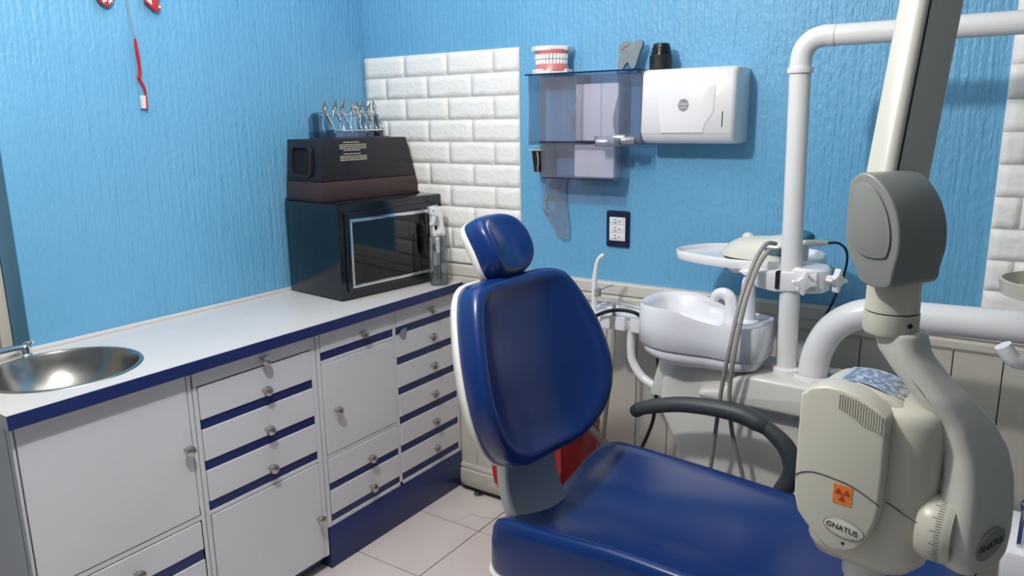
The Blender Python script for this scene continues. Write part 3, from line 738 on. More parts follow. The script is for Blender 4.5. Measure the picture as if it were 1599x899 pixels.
# ------------------------------------------------------------------ RED BIN
RB = thing('waste_bin', 'red plastic waste bin lined with a red bag, behind the dental chair', 'bin', (.935,-.27,0))
def rring(w, d, r, z, cx=.940, cy=-.27): return [(x,y,z) for x,y in roundrect(w,d,r,5,cx,cy)]
MB().rings([rring(.17,.17,.03,.002),rring(.225,.225,.035,.335),rring(.219,.219,.034,.335),rring(.165,.165,.03,.008)], True).build('bin_body', 'red', RB, ang=50)
def bagring(w, z, ph):
    return [(x+.006*math.sin(9*k*.27+ph), y+.006*math.cos(7*k*.31+ph), z+.006*math.sin(k*.8+ph)) for k,(x,y,_) in enumerate(rring(w,w,.04,z))]
MB().rings([bagring(.244,.275,0),bagring(.252,.31,1),bagring(.258,.345,2),bagring(.262,.38,.5),bagring(.272,.44,1.5),bagring(.262,.50,2.2),bagring(.24,.515,2.2),bagring(.236,.44,1.2),bagring(.214,.36,1.2),bagring(.20,.30,1.2)], False).build('bin_bag', 'redbag', RB, ang=60)
MB().box((.84,-.3865,.262),(.855,-.3845,.272)).build('bin_label', 'orange', RB)

# ------------------------------------------------------------------ DENTAL CHAIR
th = math.radians(-8); ph = math.radians(16)
ax = Vector((math.cos(th), math.sin(th), 0)); bx_ = Vector((-math.sin(th), math.cos(th), 0)); zz = Vector((0,0,1))
CH = thing('dental_chair', 'navy vinyl dental chair with white shell in the middle of the room', 'dental chair', (1.55,-.74,0))
P0 = Vector((1.207,-.93,.86))
nB = ax*math.cos(ph)+zz*math.sin(ph); vB = zz*math.cos(ph)-ax*math.sin(ph)
BC = P0+bx_*.150-vB*.02
def sym_outline(pts, res=4):
    right = [Vector((w,v,0)) for v, w in pts]; left = [Vector((-w,v,0)) for v, w in pts[::-1]]
    return [(p.x,p.y) for p in smooth_path(right+left+[right[0]], res)][:-1]
bk = sym_outline([(-.205,.06),(-.198,.105),(-.165,.165),(-.11,.203),(-.04,.216),(.04,.208),(.11,.188),(.165,.164),(.192,.138),(.203,.085)])
curl = lambda x, y, h: .050*(abs(x)/.21)**2.2
bt = frame(BC, bx_, vB, nB)
pillow(bk, [(.97,-.066),(1,-.058),(1.0,-.02),(.985,-.005),(.95,.004),(.90,.007),(.85,.004),(.80,-.001),(.6,-.004),(.3,-.005),(.05,-.005)], bt, curl).build('backrest', 'vinyl', CH, ang=180)
pillow(bk, [(.55,-.105),(.80,-.100),(.95,-.088),(1.012,-.072),(1.012,-.060),(.97,-.058)], bt, curl).build('back_shell', 'shell', CH, ang=180)
# headrest
ph2 = math.radians(30); th2 = th+math.radians(4)
ax2 = Vector((math.cos(th2), math.sin(th2), 0)); b2 = Vector((-math.sin(th2), math.cos(th2), 0))
nH = ax2*math.cos(ph2)+zz*math.sin(ph2); vH = zz*math.cos(ph2)-ax2*math.sin(ph2)
HC = Vector((1.150,-.770,1.104))
ht = frame(HC, b2, vH, nH)
hr = superell(.077,.076,2.9,56)
hcurl = lambda x, y, h: .012*(abs(x)/.077)**2-.012*(y/.07)**2
pillow(hr, [(.95,-.052),(1,-.044),(1.005,-.026),(.99,-.010),(.95,.003),(.88,.009),(.78,.011),(.66,.008),(.4,.006),(.08,.005)], ht, hcurl).build('headrest', 'vinyl', CH, ang=180)
pillow(hr, [(.4,-.075),(.8,-.070),(.98,-.060),(1.02,-.050),(1.02,-.042),(.96,-.040)], ht, hcurl).build('headrest_shell', 'shell', CH, ang=180)
MB().tube([HC-nH*.07-vH*.02, HC-nH*.085-vH*.09, BC+vB*.20-nB*.085, BC+vB*.10-nB*.10], .011, 10).build('headrest_bracket', 'chrome', CH)
# seat
ths = math.radians(-4.5); tl = math.radians(2.0)
sa = Vector((math.cos(ths)*math.cos(.02), math.sin(ths)*math.cos(.02), math.sin(.02))); sb0 = Vector((-math.sin(ths), math.cos(ths), 0))
sb = (sb0*math.cos(tl)+zz*math.sin(tl)).normalized(); sn = sa.cross(sb).normalized()
SO = Vector((1.188,-.962,.425))
sw = .47
stf = frame(SO+sb*sw/2, sa, sb, sn)
right = [(.010,-.15),(.030,-.205),(.075,-.228),(.20,-.235),(.45,-.235),(.68,-.228),(.83,-.19),(.885,-.12),(.90,0)]
so_ = [Vector((x,y,0)) for x,y in right]+[Vector((x,-y,0)) for x,y in right[-2::-1]]+[Vector((.0,.0,0))]
so_ = [(p.x,p.y) for p in smooth_path(so_+[so_[0]], 4)][:-1]
def swarp(x, y, h):
    if h < .02: return 0
    k = min(1, h/.085)
    fall = max(0, 1-max(0,x-.10)/.62)
    rear = min(1, max(0, x)/.09)
    side = (abs(y)/.21)**2
    far = .70 if y > 0 else .95
    if y <= 0: return k*(.046*side*(.40+.60*min(1,max(0,x)/.35))-.046*(1-min(1,side))*fall+.015*max(0,x-.55))
    return k*(.050*side*(.20+.80*fall)*(.45+.55*rear)*far-.046*(1-min(1,side))*fall+.015*max(0,x-.55))
pillow(so_, [(1.0,-.010),(1.014,.002),(1.008,.045),(.993,.076),(.970,.092),(.935,.100),(.89,.102),(.82,.098),(.70,.092),(.5,.088),(.25,.086),(.04,.085)], stf, swarp).build('seat', 'vinyl', CH, ang=180)
pillow(so_, [(.80,-.055),(.95,-.055),(1.02,-.040),(1.030,-.012),(1.0,-.006)], stf).build('seat_base', 'shell', CH, ang=60)
# slate coloured hinge cover between back and seat, with its pale edge
hp = [(-.045,.210),(-.048,.150),(-.040,.095),(-.020,.045),(.012,.005),(.030,.005),(.004,.050),(-.016,.098),(-.024,.150),(-.021,.210)]
hpth = [(p.x,p.y) for p in smooth_path([Vector((a_,z_,0)) for a_,z_ in hp[:5]],4)]+[(p.x,p.y) for p in smooth_path([Vector((a_,z_,0)) for a_,z_ in hp[5:]],4)]
HF = frame(Vector((1.222,-.93,.455))+bx_*.0, ax, zz, -bx_)
MB().prism(hpth, -.235, -.065, HF).build('hinge_cover', 'greycover', CH, bevel=.002)
MB().prism([(x*1.0+.002 if i < len(hpth)//2 else x+.004, y) for i,(x,y) in enumerate(hpth)], -.065, -.055, HF).build('hinge_trim', 'shell', CH, bevel=.002)
# lift column and base
MB().rings([[(1.50+x,-.76+y,z) for x,y in roundrect(w_,d_,.05,5)] for w_,d_,z in ((.34,.26,.03),(.30,.22,.10),(.26,.20,.39))], True).build('lift_column', 'shell', CH, ang=40)
MB().prism(roundrect(.74,.42,.10,6,1.52,-.76), .0, .032).build('base_plate', 'shell', CH, bevel=.006)
# armrest (far side)
AY = -.478
ar = thing if False else None
MB().tube([(1.331,AY,.643),(1.339,AY,.648),(1.367,AY,.664),(1.449,AY,.688),(1.529,AY,.697),(1.597,AY,.696),(1.642,AY,.684),(1.664,AY,.672)], [.013,.018,.019,.020,.021,.023,.023,.016], 14, flat=.95).build('arm_pad', 'rubber', CH)
MB().tube([(1.650,AY,.681),(1.676,AY,.666),(1.706,AY,.640),(1.724,AY,.602),(1.722,AY,.565),(1.704,AY,.525),(1.690,AY-.01,.470),(1.68,AY-.06,.43)], [.016,.018,.0205,.0215,.0215,.0215,.021,.02], 14).build('arm_support', 'rubber', CH)

# ------------------------------------------------------------------ DENTAL UNIT (water unit, spittoon, column, pipes)
DU = thing('dental_unit', 'white dental water unit with spittoon, tall column and pipes by the back wall', 'dental unit', (1.55,-.26,0))
XZ = lambda y: frame((0,y,0),(1,0,0),(0,0,1),(0,-1,0))
body = [(1.350,.62),(1.353,.695),(1.374,.738),(1.40,.753),(1.45,.755),(1.56,.752),(1.62,.745),(1.95,.742),(1.95,.40),(1.60,.10),(1.455,.10),(1.455,.43),(1.425,.47)]
MB().prism(body, .15, .365, XZ(0)).build('body', 'unitwhite', DU, bevel=.022, seg=4)
MB().prism([(1.555,.752),(1.59,.765),(1.64,.764),(1.95,.758),(1.95,.680),(1.47,.685),(1.47,.708),(1.53,.716)], .29, .405, XZ(0)).build('body_ledge', 'unitwhite', DU, bevel=.014, seg=3)
MB().prism(roundrect(.40,.16,.03,5,1.62,-.24), .0, .14).build('pedestal', 'unitwhite', DU, bevel=.01)
# spittoon bowl: rounded pear shaped tub, high at the left, with a deck at the right
def sp_out(s=1, g=0):
    pts = [(1.262,-.25),(1.268,-.305),(1.30,-.345),(1.36,-.362),(1.42,-.352),(1.48,-.338),(1.55,-.335),(1.595,-.315),(1.605,-.25),(1.595,-.19),(1.55,-.165),(1.46,-.155),(1.36,-.145),(1.29,-.165),(1.266,-.20)]
    P = [(p.x,p.y) for p in smooth_path([Vector((x,y,0)) for x,y in pts+[pts[0]]],4)][:-1]
    return [(1.435+(x-1.435)*s,-.25+(y+.25)*s) for x,y in P]
SPT = Matrix.Translation((1.295,-.08,.024)) @ Matrix.Diagonal((.953,1,1,1)) @ Matrix.Translation((-1.262,0,0))
def rimz(x): # rim is high at the left and dips to the deck at the right
    t = min(1,max(0,(x-1.36)/.13)); return .886-.030*(t*t*(3-2*t))
def lowz(x):
    t = min(1,max(0,(x-1.30)/.22)); return .786-.012*t
def ringz(s, f): return [(x,y,f(x)) for x,y in sp_out(s)]
IC = (1.385,-.25)
def inner(s, z):
    return [(IC[0]+(x-1.435)*s*.58, IC[1]+(y+.25)*s*.80, z) for x,y in sp_out(1)]
MB().rings([ringz(.60,lambda x:lowz(x)-.002),ringz(.97,lambda x:lowz(x)-.002),ringz(.992,lowz),ringz(1.0,lambda x:(lowz(x)+rimz(x))/2),ringz(.995,lambda x:rimz(x)-.008),ringz(.975,rimz),ringz(.955,lambda x:rimz(x)-.002)]
           +[[(IC[0]+(x-1.435)*.58,IC[1]+(y+.25)*.80,rimz(IC[0]+(x-1.435)*.58)-.012) for x,y in sp_out(1)], inner(.93,.836), inner(.78,.815), inner(.45,.804), inner(.08,.802)], True, SPT).build('spittoon_bowl', 'porcelain', DU, ang=60)
MB().rings([ringz(.35,lambda x:.733),ringz(.60,lambda x:.733+.02*max(0,(1.40-x)/.15)),ringz(.80,lambda x:.742+.012*max(0,(1.42-x)/.15)),ringz(.905,lambda x:lowz(x)-.026),ringz(.935,lambda x:lowz(x)-.010),ringz(.90,lambda x:lowz(x)-.004)], True, SPT).build('bowl_base', 'porcelain', DU, ang=60)
MB().prism([(1.29,.62),(1.352,.62),(1.385,.785),(1.33,.79)], .24, .28, XZ(0)).build('bowl_strut', 'unitwhite', DU, bevel=.004)
MB().tube([(1.501,-.25,.845),(1.500,-.25,.884),(1.494,-.25,.908),(1.478,-.25,.917),(1.461,-.25,.913),(1.453,-.25,.898)], [.0165,.0160,.0155,.0145,.013,.011], 14, T=SPT).build('rinse_spout', 'porcelain', DU)
MB().lathe([(0,.853),(.030,.853),(.030,.858),(.0215,.862),(.0205,.90),(.0165,.955),(.013,.965),(0,.966)], 22, SPT @ Matrix.Translation((1.541,-.25,0))).build('cup_filler_post', 'porcelain', DU)
# column, elbow, top pipe
c0, c1 = Vector((1.660,-.32,.73)), Vector((1.646,-.32,1.470))
MB().tube([c0,c1], .0232, 24).build('column', 'paintedmetal', DU)
MB().lathe([(.0,0),(.034,0),(.034,.022),(.029,.026),(.0,.026)], 28, Matrix.Translation((1.660,-.32,.752))).build('column_collar', 'white', DU, bevel=.001)
eb = [(1.646,-.32,1.466),(1.6455,-.32,1.482),(1.650,-.32,1.508),(1.666,-.32,1.528),(1.690,-.32,1.5365),(1.715,-.32,1.5365)]
MB().tube(eb, .0232, 24).build('elbow', 'paintedmetal', DU)
MB().lathe([(.0,-.007),(.0275,-.006),(.0282,0),(.0275,.006),(0,.007)], 28, Matrix.Translation((1.646,-.32,1.466))).build('elbow_collar', 'paintedmetal', DU)
MB().tube([(1.716,-.32,1.5365),(2.60,-.32,1.5365)], .0228, 24).build('top_pipe', 'paintedmetal', DU)
# big curved arm pipe
MB().tube([(1.722,-.32,.735),(1.721,-.32,.785),(1.731,-.32,.836),(1.756,-.32,.885),(1.799,-.32,.920),(1.850,-.32,.934),(1.95,-.32,.936),(2.12,-.32,.939),(2.60,-.32,.945)], .0335, 28, res=8).build('arm_pipe', 'paintedmetal', DU)
MB().lathe([(.0,-.05),(.046,-.05),(.051,-.02),(.052,.0),(.047,.022),(.045,.030),(.039,.030),(.038,.02),(0,.02)], 32, Matrix.Translation((1.722,-.32,.740))).build('arm_socket', 'white', DU)
# tray and clamp
def tray_out():
    P = [(1.335,-.235),(1.340,-.185),(1.38,-.115),(1.45,-.075),(1.54,-.062),(1.64,-.075),(1.69,-.12),(1.70,-.22),(1.65,-.290),(1.54,-.325),(1.43,-.305),(1.36,-.270)]
    return [(p.x,p.y) for p in smooth_path([Vector((x,y,0)) for x,y in P+[P[0]]],4)][:-1]
to = tray_out(); tcx = sum(p[0] for p in to)/len(to); tcy = sum(p[1] for p in to)/len(to)
def tz(s, z): return [(tcx+(x-tcx)*s, tcy+(y-tcy)*s, z) for x,y in to]
TRY = MB().rings([tz(.9,1.004),tz(.985,1.004),tz(1,1.009),tz(1.0,1.025),tz(.985,1.027),tz(.968,1.0255),tz(.955,1.015),tz(.5,1.014),tz(.02,1.014)], True).build('tray', 'white', DU, ang=50)
MB().prism([(1.535,1.004),(1.72,1.018),(1.72,.972),(1.625,.962),(1.585,.968),(1.56,.990)], .22, .348, XZ(0)).build('clamp_body', 'white', TRY, bevel=.006)
MB().lathe([(.0,.966),(.044,.966),(.050,.972),(.050,1.018),(.044,1.024),(0,1.024)], 32, Matrix.Translation((1.690,-.300,0))).build('clamp_collar', 'white', TRY)
MB().box((1.628,-.352,.972),(1.637,-.33,1.012)).build('clamp_slot', 'dark', TRY)
MB().prism([(1.470,1.005),(1.560,1.005),(1.545,.982),(1.50,.978),(1.485,.984)], .20, .25, XZ(0)).build('bracket', 'white', TRY, bevel=.004)
def star_knob(c, axis, parent):
    zax = Vector(axis).normalized(); xax = Vector((0,0,1)).cross(zax).normalized(); yax = zax.cross(xax)
    F = frame(c, xax, yax, zax)
    pts = []
    for k in range(60):
        a_ = 2*PI*k/60; r_ = .0145+.0135*max(0,math.cos(4*a_+.4))**1.3
        pts.append((r_*math.cos(a_), r_*math.sin(a_)))
    k_ = MB().prism(pts, .012, .028, F).build('clamp_knob', 'white', parent, bevel=.004, seg=3)
    MB().lathe([(0,-.008),(.0095,-.008),(.0095,.014),(0,.014)], 16, F).build('knob_stem', 'white', parent)
star_knob((1.688,-.352,.995), (.45,-.88,0), TRY)
star_knob((1.742,-.318,1.000), (.86,-.5,0), TRY)

# ---- ultrasonic scaler on the tray
US = thing('ultrasonic_scaler', 'cream ultrasonic scaler with teal grips lying on the round white tray', 'scaler', (1.555,-.22,1.0145))
UT = frame((1.563,-.215,1.0153),(1,-.10,0),(.10,1,0),(0,0,1))
so = superell(.105,.062,2.4,48)
def dome(s, z, sh=0): return [(x*s+sh,y*s,z+.020*max(0,(x*s+sh)/.1)*(1 if z > .006 else 0)) for x,y in so]
MB().rings([dome(.96,.000),dome(.98,.004)], True, UT).build('base', 'dark', US)
MB().rings([dome(.99,.0045),dome(1,.010),dome(.97,.022),dome(.86,.038,.004),dome(.68,.050,.008),dome(.4,.056,.014),dome(.05,.057,.018)], True, UT).build('shell', 'beige', US, ang=60)
MB().ball((-.052,.018,.049), (.016,.014,.012), 16, UT).build('dial', 'beige', US)
MB().prism(roundrect(.060,.018,.003,3,.052,0), -.0655,-.045, UT @ frame((0,0,.030),(1,0,0),(0,0,1),(0,-1,0)) @ Matrix.Translation((0,0,.105))).build('grip', 'teal', US, bevel=.003)
MB().ball((.080,.020,.060), (.034,.028,.018), 16, UT).build('grip', 'teal', US)
hp_ = MB().tube([UT@Vector(p) for p in ((.060,-.010,.044),(.110,.0,.050),(.150,.006,.054))], [.008,.009,.006], 12).build('handpiece', 'beige', US)
HA = [(1.608,-.290,1.068),(1.600,-.330,1.074),(1.590,-.350,1.058),(1.581,-.375,1.025),(1.571,-.42,.955),(1.562,-.455,.846),(1.545,-.448,.740),(1.530,-.435,.610),(1.515,-.42,.47),(1.513,-.42,.33)]
HBp = [(1.616,-.275,1.045),(1.608,-.335,1.058),(1.599,-.352,1.045),(1.590,-.375,1.015),(1.582,-.42,.95),(1.573,-.455,.832),(1.564,-.448,.736),(1.567,-.435,.652),(1.580,-.43,.586),(1.600,-.42,.50),(1.61,-.42,.35)]
MB().tube(HA, .0052, 10).build('hose', 'hosegrey', US)
MB().tube(HBp, .0052, 10).build('hose', 'hosegrey', US)
MB().tube([(1.700,-.20,1.063),(1.725,-.16,1.060),(1.738,-.12,1.035),(1.735,-.09,.99),(1.720,-.08,.93),(1.700,-.09,.87),(1.672,-.10,.82),(1.655,-.10,.77),(1.655,-.11,.735),(1.668,-.12,.705)], .0032, 8).build('power_cord', 'navycord', US)

# ---- suction holder behind the chair back
SHo = thing('suction_holder', 'white suction hose holder plate with slots, beside the dental chair back', 'holder', (1.16,-.20,.60))
def slot_plate():
    x0, x1 = 1.05, 1.238
    pts = [(x0,-.150)]
    for cx in (1.142,1.190):
        pass
    front_ = [(x1,-.150),(x1,-.225)]
    for cx in (1.192,1.144,1.096):
        front_ += [(cx+.008,-.225),(cx+.005,-.205),(cx-.005,-.205),(cx-.008,-.225)]
    front_ += [(x0,-.225),(x0,-.150)]
    return front_
MB().prism(slot_plate(), .770, .812).build('slot_plate', 'white', SHo, bevel=.005, seg=3)
MB().box((1.05,-.148,.806),(1.235,-.06,.815)).build('rear_tray', 'white', SHo, bevel=.003)
cr = MB(); rr = random.Random(5)
for k in range(16):
    x, y = rr.uniform(1.06,1.22), rr.uniform(-.14,-.07); cr.tube([(x,y,.8165),(x+rr.uniform(.01,.03),y+rr.uniform(-.006,.006),.8185),(x+rr.uniform(.03,.05),y+rr.uniform(-.01,.01),.8165)], .0009, 5, res=2)
o = cr.build('wrap_creases', 'hosegrey', SHo); o['kind'] = 'stuff'
MB().tube([(1.192,-.195,.771),(1.192,-.195,.713),(1.199,-.196,.676),(1.226,-.20,.641),(1.262,-.205,.622),(1.345,-.22,.595)], .0125, 14).build('holder_arm', 'white', SHo)
H1 = thing('suction_hose', 'grey suction hose with its handpiece hanging in the slotted holder', 'hose', (1.144,-.226,.80))
MB().lathe([(0,.782),(.0065,.782),(.0075,.79),(.0125,.803),(.012,.809),(.0055,.815),(.005,.845),(0,.845)], 14, Matrix.Translation((1.146,-.217,0))).build('handpiece', 'hosegrey', H1)
MB().tube([(1.146,-.217,.782),(1.147,-.222,.70),(1.136,-.225,.581),(1.125,-.225,.478),(1.115,-.225,.38),(1.11,-.225,.28)], .0062, 10).build('tubing', 'hosegrey', H1)
ET = thing('saliva_ejector', 'white bent suction tip standing up behind the chair back', 'suction tip', (1.07,-.20,.84))
MB().tube([(1.102,-.20,.979),(1.097,-.20,.980),(1.084,-.20,.965),(1.076,-.20,.93),(1.073,-.20,.89),(1.073,-.20,.81)], [.0062,.0062,.006,.007,.0085,.009], 12).build('tip', 'white', ET)
MB().lathe([(0,.858),(.0125,.858),(.0125,.880),(0,.880)], 14, Matrix.Translation((1.079,-.195,0))).build('valve', 'hosegrey', ET)
MB().tube([(1.084,-.195,.873),(1.105,-.185,.885),(1.125,-.18,.892)], .0018, 6).build('lever', 'nickel', ET)
tag(MB().tube([(1.050,-.235,.770),(1.066,-.238,.788),(1.103,-.240,.812),(1.150,-.240,.832),(1.196,-.240,.838),(1.233,-.235,.828),(1.255,-.215,.785),(1.262,-.18,.720),(1.266,-.165,.660),(1.262,-.16,.596),(1.256,-.16,.526),(1.247,-.16,.475),(1.210,-.16,.376),(1.16,-.16,.25),(1.13,-.16,.012)], .0055, 10).build('black_hose', 'black', org=(1.13,-.16,0)),
    'thin black hose arching over the slotted holder and down to the floor', 'hose')
tag(MB().tube([(1.070,-.21,.60),(1.083,-.215,.526),(1.092,-.22,.481),(1.104,-.22,.42),(1.112,-.22,.33)], .0062, 10).build('grey_tube', 'hosebrown', org=(1.08,-.215,.5)), 'taupe tube running straight down beside the red bin', 'hose')
tag(MB().tube([(1.0795,-.30,.510),(1.095,-.30,.501),(1.113,-.30,.489),(1.145,-.30,.466),(1.185,-.30,.435),(1.24,-.30,.38)], .011, 12).build('taupe_hose', 'hosebrown', org=(1.12,-.30,.48)), 'thick taupe hose slanting down behind the seat beside the red bin', 'hose')
tag(MB().tube([(1.440,-.10,.40),(1.442,-.11,.30),(1.440,-.115,.18),(1.44,-.115,.008)], .012, 12).build('drain_pipe', 'hosegrey', org=(1.44,-.115,0)), 'grey drain pipe running down from the dental unit to the floor', 'pipe')
tag(MB().tube([(.400,-.034,.075),(.415,-.038,.030),(.44,-.040,.0085),(.475,-.042,.0075),(.51,-.043,.0075),(.54,-.044,.0075),(.60,-.043,.0075),(.70,-.05,.0075)], .0058, 10).build('floor_cable', 'black', org=(.5,-.04,0)), 'black cable lying on the tiles along the white baseboard', 'cable')
db = MB(); rr = random.Random(9)
for k in range(16):
    a_ = rr.uniform(0,2*PI); l = rr.uniform(.008,.022); db.tube([(.525,-.060,.006),(.525+l*.6*math.cos(a_),-.060+l*.4*math.sin(a_),.009),(.525+l*math.cos(a_),-.060+l*.8*math.sin(a_),.004)], .0022, 5, res=2)
tag(db.build('dust_clump', 'black', org=(.525,-.06,0)), 'small black clump of debris on the floor by the cable', 'debris')

# ------------------------------------------------------------------ X-RAY UNIT
XR = thing('xray_unit', 'grey wall arm dental x-ray machine hanging at the right foreground', 'x-ray machine', (1.95,-1.0,.75))
p_ = Vector((.86,-.51,0)).normalized(); q_ = Vector((.51,.86,0)).normalized()
# scissor arm
A0 = Vector((1.941,-.985,1.255)); A1 = Vector((1.963,-.865,1.66)); Ad = (A1-A0).normalized()
def sec(c, hw, hd, r, ax1=p_, ax2=q_, n=5): return [c+ax1*x+ax2*y for x,y in roundrect(2*hw,2*hd,r,n)]
ArmT = frame(A0, p_, Ad.cross(p_).normalized()*-1 if False else q_, Ad)
MB().rings([sec(A0,.0215,.044,.012), sec(A0+Ad*.75,.0215,.044,.012)], True).build('scissor_arm', 'xarm', XR, ang=40)
e0 = A0+p_*.0212-q_*.0305
MB().rings([sec(e0,.0014,.0016,.0004), sec(e0+Ad*.75,.0014,.0016,.0004)], True).build('arm_seam', 'dark', XR)
WA = A0+Ad*.75
MB().tube([WA-Ad*.02, WA+Vector((.01,.02,.05)), WA+Vector((.08,.03,.08)), Vector((2.90,WA.y,WA.z+.08))], .03, 16).build('wall_arm', 'xarm', XR)
MB().box((2.90,WA.y-.08,WA.z-.04),(2.9495,WA.y+.08,WA.z+.20)).build('wall_plate', 'xarm', XR, bevel=.006)
# joint cover: tombstone profile, extruded along q
JB = Vector((1.895,-1.052,0))
JT = frame(JB, p_, zz, -q_)       # local x along p, y up (world z), z towards the viewer
jo = [(0.000,1.215),(.000,1.272),(.008,1.288),(.020,1.294),(.036,1.291),(.054,1.277),(.070,1.256),(.080,1.230),(.083,1.200),(.078,1.172),(.072,1.150),(.034,1.150),(.020,1.168),(.003,1.196)]
jo = [(p.x,p.y) for p in smooth_path([Vector((x,y,0)) for x,y in jo+[jo[0]]],3)][:-1]
MB().prism(jo, -.092, .0, JT).build('joint_cover', 'xgrey2', XR, bevel=.007, seg=3)
ji = [(.010,1.205),(.010,1.268),(.018,1.280),(.034,1.279),(.050,1.266),(.064,1.243),(.071,1.215),(.068,1.192),(.058,1.187),(.040,1.186),(.022,1.192)]
ji = [(p.x,p.y) for p in smooth_path([Vector((x,y,0)) for x,y in ji+[ji[0]]],3)][:-1]
MB().prism(ji, .0, .003, JT).build('cover_panel', 'xgrey2', XR, bevel=.002)
cav = [(x,y) for x,y in superell(.028,.036,2.3,28,-.052,1.244)]
MB().ball((0,0,0), (.005,.014,.026), 16, JT @ frame((.0655,1.250,-.066),Vector((.87,.49,0)),Vector((-.49,.87,0)),(0,0,1))).build('side_recess', 'rubber', XR)
# swivel collars
CC = Vector((1.957,-1.022,0))
MB().lathe([(0,1.153),(.0335,1.153),(.0340,1.110),(.0340,1.1085),(0,1.1085)], 32, Matrix.Translation(CC)).build('swivel_collar', 'xgrey', XR)
MB().lathe([(0,1.1065),(.0350,1.1065),(.0352,1.082),(.033,1.0775),(0,1.0775)], 32, Matrix.Translation(CC)).build('swivel_collar', 'xgrey', XR)
MB().lathe([(0,1.1085),(.0325,1.1085),(.0325,1.1065),(0,1.1065)], 32, Matrix.Translation(CC)).build('collar_groove', 'dark', XR)
MB().lathe([(0,0),(.0035,0),(.0035,.003),(0,.003)], 12, Matrix.Translation(CC+Vector((.0245,-.0225,1.094))) @ Matrix.Rotation(PI/2,4,'X') @ Matrix.Rotation(.8,4,'Y')).build('set_screw', 'ink', XR)
# yoke: swept rounded section
YL = [(1.927,-1.030,1.085,.062,.058),(1.937,-1.035,1.056,.060,.058),(1.958,-1.040,1.030,.058,.062),(1.985,-1.046,1.002,.054,.070),(2.014,-1.046,.970,.046,.080),(2.030,-1.048,.932,.044,.092),(2.034,-1.054,.894,.046,.102),(2.032,-1.062,.856,.050,.108),(2.031,-1.068,.824,.052,.108),(2.035,-1.071,.798,.050,.098),(2.044,-1.068,.782,.042,.076),(2.054,-1.058,.773,.028,.045)]
rg = []
YS = []
for i in range(len(YL)-1):
    for k in range(4):
        t = k/4; YS.append([YL[i][j]+(YL[i+1][j]-YL[i][j])*t for j in range(5)])
YS.append(list(YL[-1]))
for x,y,z,tw,dq in YS:
    c = Vector((x,y,z))+p_*tw/2+q_*dq/2
    i = len(rg); tilt = 0
    rg.append([c+p_*a_+q_*b_ for a_,b_ in roundrect(tw,dq,min(tw,dq)*.36,5)])
MB().rings(rg, True).build('yoke', 'xarm', XR, ang=60, sub=1)
seam = []
for x,y,z,tw,dq in YL[1:-2]: seam.append(Vector((x,y,z))+p_*tw*.62+q_*(.0012))
MB().tube(seam, .0009, 6).build('yoke_seam', 'ink', XR)
# yoke badge on the outer face
YB = frame(Vector((2.031,-1.068,.818))+p_*.0535+q_*.050, q_, zz, p_)
o = MB().prism(superell(.030,.0185,2,40), -.002, .0012, YB @ Matrix.Rotation(.45,4,'Z')).build('yoke_badge', 'xgrey2', XR, bevel=.0008)
text_mb('GNATUS', .0125, .0003, YB @ Matrix.Translation((0,0,.0015)) @ Matrix.Rotation(.12,4,'Z')).build('badge_text', 'ink', o)
# head
hu = Vector((.99,-.14,0)).normalized(); hn = Vector((-.14,-.99,0)).normalized()
HO = Vector((1.861,-1.09,0))
HFm = frame(HO, hu, zz, hn)                # local x right, y up, z out to the viewer
def topz(x): return .991+.021*(1-((x-.045)/.062)**2) if x < .115 else .99-.02
fp = [(.0,.87),(.0,.990),(.014,1.003),(.034,1.0095),(.055,1.0095),(.078,1.004),(.098,.993),(.114,.981),(.115,.90),(.114,.850),(.110,.826),(.102,.803),(.091,.785),(.078,.776),(.062,.772),(.048,.776),(.036,.786),(.020,.800),(.007,.815),(.001,.838)]
MB().prism(fp, -.045, .0, HFm).build('front_cover', 'xgrey', XR, bevel=.005, seg=3)
hb = roundrect(.168,.150,.045,8,.0865,-.098)
HB2 = frame(HO, hu, -hn, zz)
hb3 = [(x,-y) for x,y in hb]
def hring(s, z, dx=0): return [(.0865+(x-.0865)*s+dx, .098+(y-.098)*s, z) for x,y in hb3]
MB().rings([hring(.55,.735,-.01),hring(.80,.742,-.008),hring(.93,.760,-.004),hring(.985,.785),hring(1,.82),hring(1,.940),hring(.99,.965),hring(.95,.978),hring(.85,.985),hring(.4,.990),hring(.05,.991)], True, HB2).build('head_housing', 'xgrey', XR, ang=60)
# sloping top hood with rating label
lab = [(.045,.03),(.118,.03),(.118,.125),(.045,.125)]
MB().prism([(-.0,.985),(.02,1.000),(.060,1.006),(.105,.996),(.128,.982),(.128,.965),(0,.965)], -.130, -.04, HFm).build('top_hood', 'xgrey', XR, bevel=.006, seg=3)
lbv = []
for k in range(9):
    x = .030+.090*k/8; z = 1.0062-5.6*(x-.060)**2 if x > .06 else 1.0062-3.6*(x-.060)**2
    lbv.append((x, z))
lb = MB(); ns = len(lbv)
lb.add([(x,z+.0008,-.052) for x,z in lbv]+[(x,z+.0008,-.124) for x,z in lbv], [(k,k+1,k+1+ns,k+ns) for k in range(ns-1)], HFm)
L_ = lb.build('rating_label', 'label', XR)
ln = MB(); rr = random.Random(11)
for k in range(11):
    zq = -.058-.0058*k; x = .036
    while x < .112:
        l = rr.uniform(.006,.020)
        zf = lambda x_: (1.0062-5.6*(x_-.060)**2 if x_ > .06 else 1.0062-3.6*(x_-.060)**2)+.0013
        x2 = min(x+l,.116)
        ln.add([(x,zf(x),zq),(x2,zf(x2),zq),(x2,zf(x2),zq-.0022),(x,zf(x),zq-.0022)], [(0,1,2,3)], HFm); x += l+rr.uniform(.003,.012)
ln.build('label_print', 'labelink', L_)
